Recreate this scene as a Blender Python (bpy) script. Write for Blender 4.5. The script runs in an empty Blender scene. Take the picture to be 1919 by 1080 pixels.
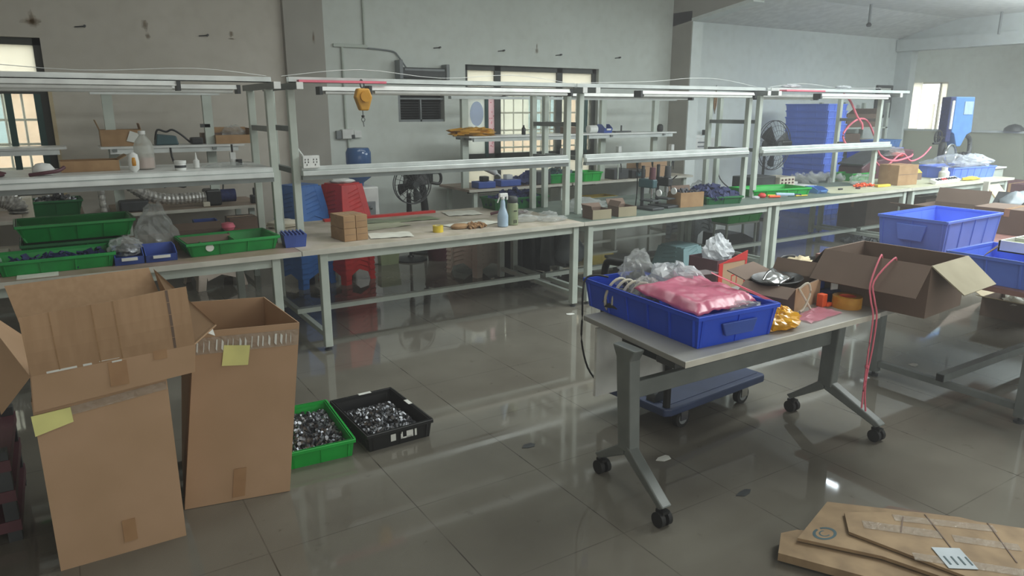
import bpy, bmesh, math, random
from mathutils import Vector, Matrix, noise, Euler

SC = bpy.context.scene
COL = SC.collection
PI = math.pi
R = math.radians

# ---------------------------------------------------------------- camera
cam_d = bpy.data.cameras.new('camera')
cam_d.sensor_fit = 'HORIZONTAL'
cam_d.sensor_width = 36.0
cam_d.lens = 1339.0 / 1919.0 * 36.0
cam_d.clip_start = 0.05
cam_d.clip_end = 200
cam = bpy.data.objects.new('camera', cam_d)
COL.objects.link(cam)
cam.location = (0, 0, 1.82)
cam.rotation_euler = (R(90 - 14.15), 0, R(-32.2))
SC.camera = cam

# ---------------------------------------------------------------- world, lights, exposure
W = bpy.data.worlds.new('world')
SC.world = W
W.use_nodes = True
bg = W.node_tree.nodes['Background']
bg.inputs['Color'].default_value = (0.90, 0.97, 1.0, 1)
bg.inputs['Strength'].default_value = 4.5
SC.view_settings.view_transform = 'Standard'
SC.view_settings.look = 'None'
SC.view_settings.gamma = 1.0
SC.view_settings.use_curve_mapping = False
SC.view_settings.exposure = -0.22

def area(name, loc, rot, sx, sy, power, col=(1, 1, 1)):
    d = bpy.data.lights.new(name, 'AREA')
    d.shape = 'RECTANGLE'
    d.size, d.size_y = sx, sy
    d.energy = power
    d.color = col
    o = bpy.data.objects.new(name, d)
    COL.objects.link(o)
    o.location = loc
    o.rotation_euler = rot
    return o

area('fill_overhead_main', (3.2, -1.6, 4.0), (R(16), 0, 0), 7.0, 2.4, 60, (1.0, 0.96, 0.89))  # unseen overhead fill, no tube fixture modelled
area('fill_behind_camera', (1.0, -4.4, 1.6), (R(90), 0, 0), 6.0, 2.6, 130, (1.0, 0.97, 0.92))  # added front fill behind the camera; the wall there has no door
area('fill_right_bay', (11.6, 2.0, 3.40), (0, 0, 0), 5.0, 3.4, 700, (0.90, 0.98, 1.0))  # added fill for the right bay, under a closed ceiling
area('fill_right_bay_up', (13.2, 4.2, 2.9), (R(180), 0, 0), 2.4, 1.4, 300, (0.90, 0.98, 1.0))  # added upward fill to brighten the right ceiling
area('fill_overhead_back', (4.8, 4.4, 4.05), (0, 0, 0), 7.0, 1.2, 135, (0.95, 1.0, 0.96))  # unseen fill over the benches, without any fixture
area('fill_overhead_right', (6.6, 1.6, 4.05), (0, 0, 0), 3.2, 1.4, 290, (0.95, 1.0, 0.97))  # added fill to brighten the floor at right, without any fixture

# ---------------------------------------------------------------- materials
def lin(c):
    c = c / 255.0
    return c / 12.92 if c <= 0.04045 else ((c + 0.055) / 1.055) ** 2.4
def rgb(t, a=1.0):
    return (lin(t[0]), lin(t[1]), lin(t[2]), a)

def mat(name, col, rough=0.6, metal=0.0, var=None, scale=8.0, spec=0.5, stretch=None, bump=0.0, trans=0.0, emit=None, alpha=1.0):
    m = bpy.data.materials.new(name)
    m.use_nodes = True
    nt = m.node_tree
    b = nt.nodes['Principled BSDF']
    b.inputs['Base Color'].default_value = rgb(col)
    b.inputs['Roughness'].default_value = rough
    b.inputs['Metallic'].default_value = metal
    b.inputs['Specular IOR Level'].default_value = spec
    b.inputs['Transmission Weight'].default_value = trans
    if emit:
        b.inputs['Emission Color'].default_value = rgb(emit[0])
        b.inputs['Emission Strength'].default_value = emit[1]
    tc = nt.nodes.new('ShaderNodeTexCoord')
    src = tc.outputs['Object']
    if stretch:
        mp = nt.nodes.new('ShaderNodeMapping')
        mp.inputs['Scale'].default_value = stretch
        nt.links.new(src, mp.inputs['Vector'])
        src = mp.outputs['Vector']
    n = nt.nodes.new('ShaderNodeTexNoise')
    n.inputs['Scale'].default_value = scale
    n.inputs['Detail'].default_value = 4
    nt.links.new(src, n.inputs['Vector'])
    if var is None:
        var = tuple(int(x * 0.93) for x in col)
    cr = nt.nodes.new('ShaderNodeValToRGB')
    cr.color_ramp.elements[0].position = 0.38
    cr.color_ramp.elements[1].position = 0.66
    cr.color_ramp.elements[0].color = rgb(var)
    cr.color_ramp.elements[1].color = rgb(col)
    nt.links.new(n.outputs['Fac'], cr.inputs['Fac'])
    nt.links.new(cr.outputs['Color'], b.inputs['Base Color'])
    if bump:
        bp = nt.nodes.new('ShaderNodeBump')
        bp.inputs['Strength'].default_value = bump
        bp.inputs['Distance'].default_value = 0.01
        nt.links.new(n.outputs['Fac'], bp.inputs['Height'])
        nt.links.new(bp.outputs['Normal'], b.inputs['Normal'])
    return m

def film(name, col, opacity=0.4, rough=0.15, trl=0.0):
    """thin plastic film: see-through plus a glossy coat"""
    m = bpy.data.materials.new(name)
    m.use_nodes = True
    nt = m.node_tree
    for n in list(nt.nodes):
        nt.nodes.remove(n)
    out = nt.nodes.new('ShaderNodeOutputMaterial')
    tr = nt.nodes.new('ShaderNodeBsdfTransparent')
    tr.inputs['Color'].default_value = rgb(tuple(min(255, 200 + c // 5) for c in col))
    pr = nt.nodes.new('ShaderNodeBsdfPrincipled')
    pr.inputs['Base Color'].default_value = rgb(col)
    pr.inputs['Roughness'].default_value = rough
    pr.inputs['Specular IOR Level'].default_value = 0.9
    mx = nt.nodes.new('ShaderNodeMixShader')
    mx.inputs[0].default_value = opacity
    nt.links.new(tr.outputs[0], mx.inputs[1])
    last = pr.outputs[0]
    if trl:
        tl = nt.nodes.new('ShaderNodeBsdfTranslucent')
        tl.inputs['Color'].default_value = rgb(col)
        m2 = nt.nodes.new('ShaderNodeMixShader')
        m2.inputs[0].default_value = trl
        nt.links.new(pr.outputs[0], m2.inputs[1])
        nt.links.new(tl.outputs[0], m2.inputs[2])
        last = m2.outputs[0]
    nt.links.new(last, mx.inputs[2])
    nt.links.new(mx.outputs[0], out.inputs['Surface'])
    return m

def wall_paint(name, col, var, low=None, stain=0.0):
    """painted plaster: blotches, plus a rubbed dirty band low on the wall"""
    m = mat(name, col, 0.75, var=var, scale=1.1)
    nt = m.node_tree
    b = nt.nodes['Principled BSDF']
    ramp = [n for n in nt.nodes if n.type == 'VALTORGB'][0]
    ramp.color_ramp.elements[0].position = 0.25
    ramp.color_ramp.elements[1].position = 0.75
    tc = [n for n in nt.nodes if n.type == 'TEX_COORD'][0]
    n2 = nt.nodes.new('ShaderNodeTexNoise')
    n2.inputs['Scale'].default_value = 7
    n2.inputs['Detail'].default_value = 6
    nt.links.new(tc.outputs['Object'], n2.inputs['Vector'])
    r2 = nt.nodes.new('ShaderNodeValToRGB')
    r2.color_ramp.elements[0].position = 0.30
    r2.color_ramp.elements[0].color = (0.80, 0.79, 0.76, 1)
    r2.color_ramp.elements[1].position = 0.55
    r2.color_ramp.elements[1].color = (1, 1, 1, 1)
    nt.links.new(n2.outputs['Fac'], r2.inputs['Fac'])
    mx = nt.nodes.new('ShaderNodeMix')
    mx.data_type = 'RGBA'
    mx.blend_type = 'MULTIPLY'
    mx.inputs[0].default_value = 0.35
    nt.links.new(ramp.outputs['Color'], mx.inputs[6])
    nt.links.new(r2.outputs['Color'], mx.inputs[7])
    nt.links.new(mx.outputs[2], b.inputs['Base Color'])
    return m

def floor_material():
    m = bpy.data.materials.new('polished_tile')
    m.use_nodes = True
    nt = m.node_tree
    N, L = nt.nodes.new, nt.links.new
    b = nt.nodes['Principled BSDF']
    tc = N('ShaderNodeTexCoord')
    sp = N('ShaderNodeSeparateXYZ')
    L(tc.outputs['Object'], sp.inputs[0])
    def math_(op, a, bb=None):
        n = N('ShaderNodeMath')
        n.operation = op
        for i, v in enumerate((a, bb)):
            if v is None:
                continue
            if isinstance(v, (int, float)):
                n.inputs[i].default_value = v
            else:
                L(v, n.inputs[i])
        return n.outputs[0]
    def joint(sock, off):
        a = math_('SUBTRACT', sock, off)
        a = math_('DIVIDE', a, 0.68)
        a = math_('ADD', a, 100.5)
        a = math_('FRACT', a)
        a = math_('SUBTRACT', a, 0.5)
        a = math_('ABSOLUTE', a)
        return math_('LESS_THAN', a, 0.0042)
    jx = joint(sp.outputs[0], 1.905)
    jy = math_('MULTIPLY', joint(sp.outputs[1], 2.10), 0.55)
    j = math_('MAXIMUM', jx, jy)
    # joints are grimy in places only
    nz = N('ShaderNodeTexNoise')
    nz.inputs['Scale'].default_value = 1.7
    nz.inputs['Detail'].default_value = 5
    L(tc.outputs['Object'], nz.inputs['Vector'])
    cr = N('ShaderNodeValToRGB')
    cr.color_ramp.elements[0].position = 0.33
    cr.color_ramp.elements[0].color = rgb((105, 101, 92))
    cr.color_ramp.elements[1].position = 0.70
    cr.color_ramp.elements[1].color = rgb((122, 119, 109))
    L(nz.outputs['Fac'], cr.inputs['Fac'])
    # scuffs
    n2 = N('ShaderNodeTexNoise')
    n2.inputs['Scale'].default_value = 9
    n2.inputs['Detail'].default_value = 8
    n2.inputs['Roughness'].default_value = 0.65
    L(tc.outputs['Object'], n2.inputs['Vector'])
    c2 = N('ShaderNodeValToRGB')
    c2.color_ramp.elements[0].position = 0.27
    c2.color_ramp.elements[0].color = (0.55, 0.53, 0.48, 1)
    c2.color_ramp.elements[1].position = 0.36
    c2.color_ramp.elements[1].color = (1, 1, 1, 1)
    L(n2.outputs['Fac'], c2.inputs['Fac'])
    mx = N('ShaderNodeMix')
    mx.data_type = 'RGBA'
    mx.blend_type = 'MULTIPLY'
    mx.inputs[0].default_value = 0.8
    L(cr.outputs['Color'], mx.inputs[6])
    L(c2.outputs['Color'], mx.inputs[7])
    m2 = N('ShaderNodeMix')
    m2.data_type = 'RGBA'
    n3 = N('ShaderNodeTexNoise')
    n3.inputs['Scale'].default_value = 3.3
    L(tc.outputs['Object'], n3.inputs['Vector'])
    gr = N('ShaderNodeMapRange')
    gr.inputs[1].default_value = 0.35
    gr.inputs[2].default_value = 0.65
    gr.inputs[3].default_value = 0.25
    gr.inputs[4].default_value = 0.95
    L(n3.outputs['Fac'], gr.inputs[0])
    L(math_('MULTIPLY', j, gr.outputs[0]), m2.inputs[0])
    L(mx.outputs[2], m2.inputs[6])
    m2.inputs[7].default_value = rgb((58, 54, 47))
    L(m2.outputs[2], b.inputs['Base Color'])
    ro = N('ShaderNodeMapRange')
    ro.inputs[1].default_value = 0.3
    ro.inputs[2].default_value = 0.7
    ro.inputs[3].default_value = 0.02
    ro.inputs[4].default_value = 0.085
    L(nz.outputs['Fac'], ro.inputs[0])
    L(ro.outputs[0], b.inputs['Roughness'])
    b.inputs['Specular IOR Level'].default_value = 0.75
    return m

MT = {}
MT['floor'] = floor_material()
MT['wall_mid'] = wall_paint('plaster_mid', (212, 219, 214), (200, 206, 200))
MT['wall_left'] = wall_paint('plaster_left_dim', (206, 201, 191), (194, 189, 178))  # same paint as the middle wall, its dimmer light mixed into the colour
MT['wall_right'] = wall_paint('plaster_right_lit', (218, 225, 224), (209, 217, 216))  # same paint again, its stronger light mixed into the colour
MT['pillar_shade'] = mat('pillar_shade', (168, 166, 158), 0.75, var=(156, 153, 145), scale=2)  # shade of the darker faces painted in as grey
MT['ceiling'] = mat('ceiling_white', (225, 228, 226), 0.8)
MT['soot'] = mat('soot_stain', (74, 60, 38), 0.9, var=(120, 104, 76), scale=18)
MT['steel'] = mat('powder_coated_steel', (190, 199, 190), 0.42, var=(176, 185, 176), scale=5)
MT['steel_dark'] = mat('grey_powder_steel', (122, 128, 126), 0.40, var=(108, 114, 112), scale=6)
MT['alu'] = mat('aluminium', (206, 212, 210), 0.3, metal=0.2)
MT['chrome'] = mat('chrome', (210, 212, 214), 0.15, metal=1.0)
MT['white_plastic'] = mat('white_plastic', (226, 229, 226), 0.4)
MT['cream_plastic'] = mat('cream_plastic', (214, 208, 190), 0.45)
MT['grey_plastic'] = mat('grey_plastic', (132, 138, 140), 0.45)
MT['black'] = mat('black_plastic', (34, 35, 36), 0.4)
MT['rubber'] = mat('black_rubber', (30, 30, 31), 0.7)
MT['dark_grey'] = mat('dark_grey_metal', (66, 70, 72), 0.5, var=(52, 55, 57))
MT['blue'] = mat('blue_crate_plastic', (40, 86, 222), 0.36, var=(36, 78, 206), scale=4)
MT['blue_lit'] = mat('lit_blue_plastic', (106, 138, 238), 0.42, var=(96, 128, 226), scale=4)  # lit copy of the crate blue, brightness mixed into the colour
MT['blue_in'] = mat('blue_panel_plastic', (52, 82, 168), 0.42)
MT['blue_small'] = mat('small_blue_bin_plastic', (66, 92, 170), 0.4)
MT['sky_blue'] = mat('sky_blue_paint', (96, 142, 206), 0.4)
MT['blue_stool'] = mat('blue_stool_plastic', (56, 108, 178), 0.4)
MT['red_stool'] = mat('red_stool_plastic', (196, 50, 50), 0.35)
MT['beige_stool'] = mat('beige_stool_plastic', (204, 190, 176), 0.5)
MT['teal_stool'] = mat('teal_stool_plastic', (126, 160, 164), 0.5)
MT['green'] = mat('green_tray_plastic', (30, 152, 70), 0.42, var=(26, 134, 62), scale=5)
MT['green_bright'] = mat('bright_green_plastic', (24, 176, 66), 0.4, var=(20, 158, 58), scale=5)
MT['green_dark'] = mat('dark_green_tray', (32, 112, 62), 0.45, var=(26, 96, 54), scale=5)
MT['card'] = mat('cardboard', (182, 150, 120), 0.85, var=(174, 143, 112), scale=3.5)
MT['card_fluted'] = mat('fluted_cardboard', (180, 148, 116), 0.85, var=(172, 140, 108), scale=3, stretch=(12, 12, 0.3))
MT['card_dark'] = mat('brown_cardboard', (120, 102, 90), 0.85, var=(110, 93, 81), scale=3)
MT['card_pale'] = mat('pale_cardboard', (206, 192, 160), 0.85, var=(196, 180, 146), scale=6)
MT['card_small'] = mat('small_carton_board', (168, 136, 100), 0.85, var=(154, 122, 88), scale=9)
MT['card_olive'] = mat('olive_cardboard', (164, 156, 132), 0.85, var=(152, 144, 120), scale=5)
MT['card_old'] = mat('worn_olive_cardboard', (158, 134, 102), 0.8, var=(134, 112, 84), scale=9)
MT['tape'] = mat('packing_tape', (170, 134, 98), 0.22, var=(160, 124, 90), scale=12)
MT['note'] = mat('yellow_note_paper', (232, 230, 150), 0.8)
MT['label_blue'] = mat('pale_blue_label', (188, 198, 204), 0.7)
MT['label'] = mat('white_label', (226, 228, 222), 0.7)
MT['paper'] = mat('white_paper', (222, 222, 210), 0.8)
MT['clear_tape'] = film('clear_packing_tape', (225, 215, 200), 0.20, 0.10)
MT['bag'] = film('clear_plastic_bag', (234, 237, 236), 0.25, 0.08, 0.3)
def crinkle(m, scale, strength):
    nt = m.node_tree
    tc = nt.nodes.new('ShaderNodeTexCoord')
    n = nt.nodes.new('ShaderNodeTexNoise')
    n.inputs['Scale'].default_value = scale
    n.inputs['Detail'].default_value = 3
    b = nt.nodes.new('ShaderNodeBump')
    b.inputs['Strength'].default_value = strength
    b.inputs['Distance'].default_value = 0.02
    nt.links.new(tc.outputs['Object'], n.inputs['Vector'])
    nt.links.new(n.outputs['Fac'], b.inputs['Height'])
    for p in nt.nodes:
        if p.type == 'BSDF_PRINCIPLED':
            nt.links.new(b.outputs['Normal'], p.inputs['Normal'])
    return m
crinkle(MT['clear_tape'], 45, 0.9)
MT['bag_white'] = film('milky_plastic_bag', (222, 226, 230), 0.82, 0.25, 0.35)
MT['bag_grey'] = film('grey_plastic_bag', (150, 160, 166), 0.85, 0.35, 0.2)
MT['bag_pink'] = film('pink_antistatic_bag', (222, 112, 146), 0.95, 0.34, 0.2)
MT['bag_yellow'] = film('yellow_pouch_film', (236, 176, 30), 0.95, 0.18, 0.15)
MT['pink_film'] = film('pink_film_sheet', (238, 150, 172), 0.55, 0.25, 0.2)
MT['glass'] = film('window_glass', (222, 222, 206), 0.14, 0.10, 0.7)
MT['frost'] = film('frosted_glass', (238, 234, 222), 0.93, 0.4, 0.85)
MT['partition'] = film('milky_partition', (232, 234, 220), 0.62, 0.35, 0.75)
MT['water'] = film('blue_water_bottle', (78, 120, 178), 0.72, 0.12, 0.3)
MT['foil'] = mat('foil_duct', (214, 212, 206), 0.25, metal=0.25, var=(150, 148, 144), scale=26)
MT['part_metal'] = mat('small_steel_parts', (150, 152, 156), 0.28, metal=0.8, var=(70, 72, 78), scale=30)
MT['part_dark'] = mat('dark_small_parts', (48, 48, 56), 0.4)
MT['navy'] = mat('navy_fabric', (38, 50, 100), 0.7, var=(28, 36, 76), scale=30)
MT['red'] = mat('red_plastic', (206, 54, 52), 0.4)
MT['pink_rope'] = mat('pink_rope', (236, 120, 140), 0.6)
MT['orange'] = mat('orange_plastic', (244, 98, 50), 0.4)
MT['yellow'] = mat('yellow_plastic', (222, 196, 60), 0.4)
MT['amber_tape'] = mat('amber_tape_roll', (204, 150, 48), 0.3, var=(188, 130, 38), scale=20)
MT['mustard'] = mat('mustard_paint', (206, 152, 50), 0.45)
MT['green_thermos'] = mat('grey_green_enamel', (138, 150, 116), 0.35)
MT['spray_blue'] = mat('pale_blue_plastic', (166, 190, 210), 0.4)
MT['teal'] = mat('teal_enamel', (54, 86, 92), 0.45)
MT['maroon'] = mat('maroon_machine', (92, 54, 62), 0.5)
MT['pinkliquid'] = mat('pink_liquid', (206, 168, 160), 0.25)
MT['translucent_white'] = film('natural_plastic', (224, 226, 220), 0.5, 0.3, 0.4)
MT['top_brown'] = mat('worn_pink_brown_top', (164, 142, 130), 0.5, var=(140, 124, 104), scale=5)
MT['top_white'] = mat('paper_covered_top', (196, 186, 174), 0.55, var=(172, 164, 146), scale=6)
MT['top_green'] = mat('grey_green_mat', (104, 118, 110), 0.5, var=(92, 106, 98), scale=6)
MT['top_cream'] = mat('cream_mat', (190, 190, 166), 0.55, var=(176, 178, 148), scale=5)
MT['edge'] = mat('pale_edge_band', (204, 202, 190), 0.5)
MT['rolltop'] = mat('pale_laminate', (158, 158, 154), 0.45, var=(146, 146, 142), scale=2.5)
MT['brownwood'] = mat('pink_brown_wood_edge', (150, 112, 106), 0.6, var=(132, 98, 92), scale=10, stretch=(1, 1, 8))
MT['frame_dark'] = mat('dark_window_frame', (64, 68, 64), 0.5)
MT['frame_teal'] = mat('teal_window_frame', (44, 84, 82), 0.5)
MT['facade'] = mat('facade_plaster', (216, 214, 196), 0.9, var=(202, 200, 182), scale=1.5)
MT['facade_orange'] = mat('facade_orange', (222, 190, 158), 0.9)
MT['facade_blue'] = mat('facade_window', (158, 188, 190), 0.5)
MT['bars'] = mat('security_bars', (206, 206, 196), 0.5)
MT['poster'] = mat('sheet_white', (236, 238, 236), 0.7)
MT['sheet_lit'] = film('thin_white_sheet', (240, 242, 240), 0.96, 0.6, 0.8)
MT['poster_pink'] = film('pink_curtain', (246, 224, 230), 0.96, 0.7, 0.8)
MT['blue_spot'] = film('pale_blue_print', (190, 204, 236), 0.35, 0.7, 0.8)
MT['trolley_blue'] = mat('trolley_blue', (56, 70, 104), 0.5, var=(48, 61, 92), scale=5)
MT['skin_beige'] = mat('parts_tan', (170, 132, 92), 0.7, var=(130, 98, 66), scale=30)
# ---------------------------------------------------------------- mesh helpers
class MB:
    def __init__(self):
        self.v = []
        self.f = []
    def add(self, vs, fs):
        o = len(self.v)
        self.v += [Vector(p) for p in vs]
        self.f += [tuple(i + o for i in q) for q in fs]
        return self
    def bx(self, x0, x1, y0, y1, z0, z1):
        vs = [(x, y, z) for z in (z0, z1) for y in (y0, y1) for x in (x0, x1)]
        fs = [(0, 2, 3, 1), (4, 5, 7, 6), (0, 1, 5, 4), (2, 6, 7, 3), (0, 4, 6, 2), (1, 3, 7, 5)]
        return self.add(vs, fs)
    def box(self, c, s, rot=None):
        m = rot.to_matrix() if isinstance(rot, Euler) else (Euler(rot).to_matrix() if rot else Matrix.Identity(3))
        c = Vector(c)
        vs = [c + m @ Vector((sx * s[0] / 2, sy * s[1] / 2, sz * s[2] / 2)) for sz in (-1, 1) for sy in (-1, 1) for sx in (-1, 1)]
        fs = [(0, 2, 3, 1), (4, 5, 7, 6), (0, 1, 5, 4), (2, 6, 7, 3), (0, 4, 6, 2), (1, 3, 7, 5)]
        return self.add(vs, fs)
    def beam(self, p0, p1, w, h):
        p0, p1 = Vector(p0), Vector(p1)
        d = p1 - p0
        q = d.to_track_quat('Y', 'Z').to_matrix()
        c = (p0 + p1) / 2
        L = d.length
        vs = [c + q @ Vector((sx * w / 2, sy * L / 2, sz * h / 2)) for sz in (-1, 1) for sy in (-1, 1) for sx in (-1, 1)]
        fs = [(0, 2, 3, 1), (4, 5, 7, 6), (0, 1, 5, 4), (2, 6, 7, 3), (0, 4, 6, 2), (1, 3, 7, 5)]
        return self.add(vs, fs)
    def cyl(self, p0, p1, r0, r1=None, n=14):
        r1 = r0 if r1 is None else r1
        p0, p1 = Vector(p0), Vector(p1)
        q = (p1 - p0).to_track_quat('Z', 'Y').to_matrix()
        vs = []
        for p, r in ((p0, r0), (p1, r1)):
            for i in range(n):
                a = 2 * PI * i / n
                vs.append(p + q @ Vector((r * math.cos(a), r * math.sin(a), 0)))
        fs = [(i, (i + 1) % n, n + (i + 1) % n, n + i) for i in range(n)]
        fs.append(tuple(reversed(range(n))))
        fs.append(tuple(range(n, 2 * n)))
        return self.add(vs, fs)
    def ring(self, c, r, t, axis='Z', n=28, m=6):
        c = Vector(c)
        vs = []
        for i in range(n):
            a = 2 * PI * i / n
            for k in range(m):
                b = 2 * PI * k / m
                u, w = (r + t * math.cos(b)), t * math.sin(b)
                p = {'Z': (u * math.cos(a), u * math.sin(a), w), 'Y': (u * math.cos(a), w, u * math.sin(a)), 'X': (w, u * math.cos(a), u * math.sin(a))}[axis]
                vs.append(c + Vector(p))
        fs = [(i * m + k, ((i + 1) % n) * m + k, ((i + 1) % n) * m + (k + 1) % m, i * m + (k + 1) % m) for i in range(n) for k in range(m)]
        return self.add(vs, fs)
    def tube(self, pts, r, n=8, smooth=4):
        P = [Vector(p) for p in pts]
        if smooth and len(P) > 2:
            Q = []
            for i in range(len(P) - 1):
                a, b = P[max(i - 1, 0)], P[i]
                c, d = P[i + 1], P[min(i + 2, len(P) - 1)]
                for k in range(smooth):
                    t = k / smooth
                    Q.append(0.5 * ((2 * b) + (c - a) * t + (2 * a - 5 * b + 4 * c - d) * t * t + (3 * b - a - 3 * c + d) * t ** 3))
            Q.append(P[-1])
            P = Q
        vs = []
        up = Vector((0, 0, 1))
        for i, p in enumerate(P):
            d = (P[min(i + 1, len(P) - 1)] - P[max(i - 1, 0)])
            if d.length < 1e-9:
                d = Vector((0, 0, 1))
            d.normalize()
            s = d.cross(up)
            if s.length < 0.05:
                s = d.cross(Vector((0, 1, 0)))
            s.normalize()
            w = s.cross(d)
            rr = r[i * (len(r) - 1) // (len(P) - 1)] if isinstance(r, (list, tuple)) else r
            for k in range(n):
                a = 2 * PI * k / n
                vs.append(p + s * (rr * math.cos(a)) + w * (rr * math.sin(a)))
        fs = [(i * n + k, i * n + (k + 1) % n, (i + 1) * n + (k + 1) % n, (i + 1) * n + k) for i in range(len(P) - 1) for k in range(n)]
        fs.append(tuple(reversed(range(n))))
        fs.append(tuple(range((len(P) - 1) * n, len(P) * n)))
        return self.add(vs, fs)
    def lathe(self, prof, c=(0, 0, 0), n=24, sx=1.0, sy=1.0):
        c = Vector(c)
        vs = []
        for r, z in prof:
            for i in range(n):
                a = 2 * PI * i / n
                vs.append(c + Vector((sx * r * math.cos(a), sy * r * math.sin(a), z)))
        fs = [(j * n + i, j * n + (i + 1) % n, (j + 1) * n + (i + 1) % n, (j + 1) * n + i) for j in range(len(prof) - 1) for i in range(n)]
        fs.append(tuple(reversed(range(n))))
        fs.append(tuple(range((len(prof) - 1) * n, len(prof) * n)))
        return self.add(vs, fs)
    def slab(self, p0, p1, p2, p3, t=0.006):
        p = [Vector(q) for q in (p0, p1, p2, p3)]
        n = (p[1] - p[0]).cross(p[3] - p[0])
        n.normalize()
        vs = [q - n * t / 2 for q in p] + [q + n * t / 2 for q in p]
        fs = [(3, 2, 1, 0), (4, 5, 6, 7), (0, 1, 5, 4), (1, 2, 6, 5), (2, 3, 7, 6), (3, 0, 4, 7)]
        return self.add(vs, fs)
    def prism(self, poly, axis, a, b):
        """poly: 2-D outline; axis 'X','Y','Z' = extrusion direction from a to b"""
        n = len(poly)
        def P(u, w, t):
            return {'X': (t, u, w), 'Y': (u, t, w), 'Z': (u, w, t)}[axis]
        vs = [P(u, w, a) for u, w in poly] + [P(u, w, b) for u, w in poly]
        fs = [tuple(reversed(range(n))), tuple(range(n, 2 * n))]
        fs += [(i, (i + 1) % n, n + (i + 1) % n, n + i) for i in range(n)]
        return self.add(vs, fs)
    def openbox(self, w, d, h, t=0.005, taper=0.0, z=0.0, cx=0.0, cy=0.0):
        def rect(W_, D_, zz):
            return [(cx - W_ / 2, cy - D_ / 2, zz), (cx + W_ / 2, cy - D_ / 2, zz), (cx + W_ / 2, cy + D_ / 2, zz), (cx - W_ / 2, cy + D_ / 2, zz)]
        vs = rect(w - 2 * taper, d - 2 * taper, z) + rect(w, d, z + h) + rect(w - 2 * t, d - 2 * t, z + h) + rect(w - 2 * taper - 2 * t, d - 2 * taper - 2 * t, z + t)
        fs = [(3, 2, 1, 0), (12, 13, 14, 15)]
        for s in (0, 4, 8):
            for i in range(4):
                j = (i + 1) % 4
                fs.append((s + i, s + j, s + 4 + j, s + 4 + i))
        return self.add(vs, fs)
    def blob(self, c, s, seed=0, amp=0.18, freq=2.2, flat=True, nu=22, nv=14, pinch=0.0, sharp=True):
        c = Vector(c)
        vs = []
        for j in range(nv + 1):
            th = PI * j / nv
            for i in range(nu):
                ph = 2 * PI * i / nu
                d = Vector((math.sin(th) * math.cos(ph), math.sin(th) * math.sin(ph), math.cos(th)))
                q = d * freq + Vector((seed * 3.1, seed * 1.7, seed * 2.3))
                k = noise.noise(q)
                if sharp:
                    k = 0.6 * k + 0.9 * (abs(noise.noise(q * 2.3)) - 0.25) + 0.4 * noise.noise(q * 5.0)
                f = 1 + amp * k * 2
                p = Vector((d.x * s[0] / 2 * f, d.y * s[1] / 2 * f, d.z * s[2] / 2 * f))
                if pinch and d.z > 0:
                    g = 1 - pinch * d.z
                    p.x *= g
                    p.y *= g
                if flat and p.z < -0.30 * s[2]:
                    p.z = -0.30 * s[2] + 0.05 * (p.z + 0.30 * s[2])
                vs.append(c + p + Vector((0, 0, 0.33 * s[2] if flat else 0)))
        fs = [(j * nu + i, (j + 1) * nu + i, (j + 1) * nu + (i + 1) % nu, j * nu + (i + 1) % nu) for j in range(nv) for i in range(nu)]
        return self.add(vs, fs)
    def sheet(self, fn, nu, nv):
        vs = [fn(i / nu, j / nv) for j in range(nv + 1) for i in range(nu + 1)]
        fs = [(j * (nu + 1) + i, j * (nu + 1) + i + 1, (j + 1) * (nu + 1) + i + 1, (j + 1) * (nu + 1) + i) for j in range(nv) for i in range(nu)]
        return self.add(vs, fs)
    def build(self, name, m, parent=None, bev=0.0, smooth=False, solid=0.0, local=False, kind=None, sub=0):
        me = bpy.data.meshes.new(name)
        off = Vector((0, 0, 0))
        if parent is not None and not local:
            p = parent
            while p is not None:
                off = off + p.location
                p = p.parent
        me.from_pydata([p - off for p in self.v], [], self.f)
        me.update()
        bm = bmesh.new()
        bm.from_mesh(me)
        bmesh.ops.remove_doubles(bm, verts=bm.verts, dist=1e-6)
        bmesh.ops.recalc_face_normals(bm, faces=bm.faces)
        bm.to_mesh(me)
        bm.free()
        if smooth:
            for p in me.polygons:
                p.use_smooth = True
            if hasattr(me, 'set_sharp_from_angle'):
                me.set_sharp_from_angle(angle=R(42))
        mm = MT[m] if isinstance(m, str) else m
        me.materials.append(mm)
        o = bpy.data.objects.new(name, me)
        COL.objects.link(o)
        if parent is not None:
            o.parent = parent
        if solid:
            s = o.modifiers.new('thick', 'SOLIDIFY')
            s.thickness = solid
            s.offset = 0
        if bev:
            b = o.modifiers.new('bevel', 'BEVEL')
            b.width = bev
            b.segments = 2
            b.limit_method = 'ANGLE'
            b.angle_limit = R(40)
        if sub:
            s = o.modifiers.new('subd', 'SUBSURF')
            s.levels = sub
            s.render_levels = sub
        if kind:
            o['kind'] = kind
        return o

def tag(o, label, cat, group=None, kind=None):
    o['label'] = label
    o['category'] = cat
    if group:
        o['group'] = group
    if kind:
        o['kind'] = kind
    return o

def thing(name, label, cat, loc=(0, 0, 0), rz=0.0, group=None):
    o = bpy.data.objects.new(name, None)
    o.empty_display_size = 0.1
    COL.objects.link(o)
    o.location = loc
    o.rotation_euler = (0, 0, rz)
    return tag(o, label, cat, group)

def dup(root, loc, rz=None, label=None):
    r = root.copy()
    COL.objects.link(r)
    r.location = loc
    if rz is not None:
        r.rotation_euler = (0, 0, rz)
    if label:
        r['label'] = label
    for ch in list(root.children):
        c = ch.copy()
        COL.objects.link(c)
        c.parent = r
        for g in list(ch.children):
            d = g.copy()
            COL.objects.link(d)
            d.parent = c
    return r

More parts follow.
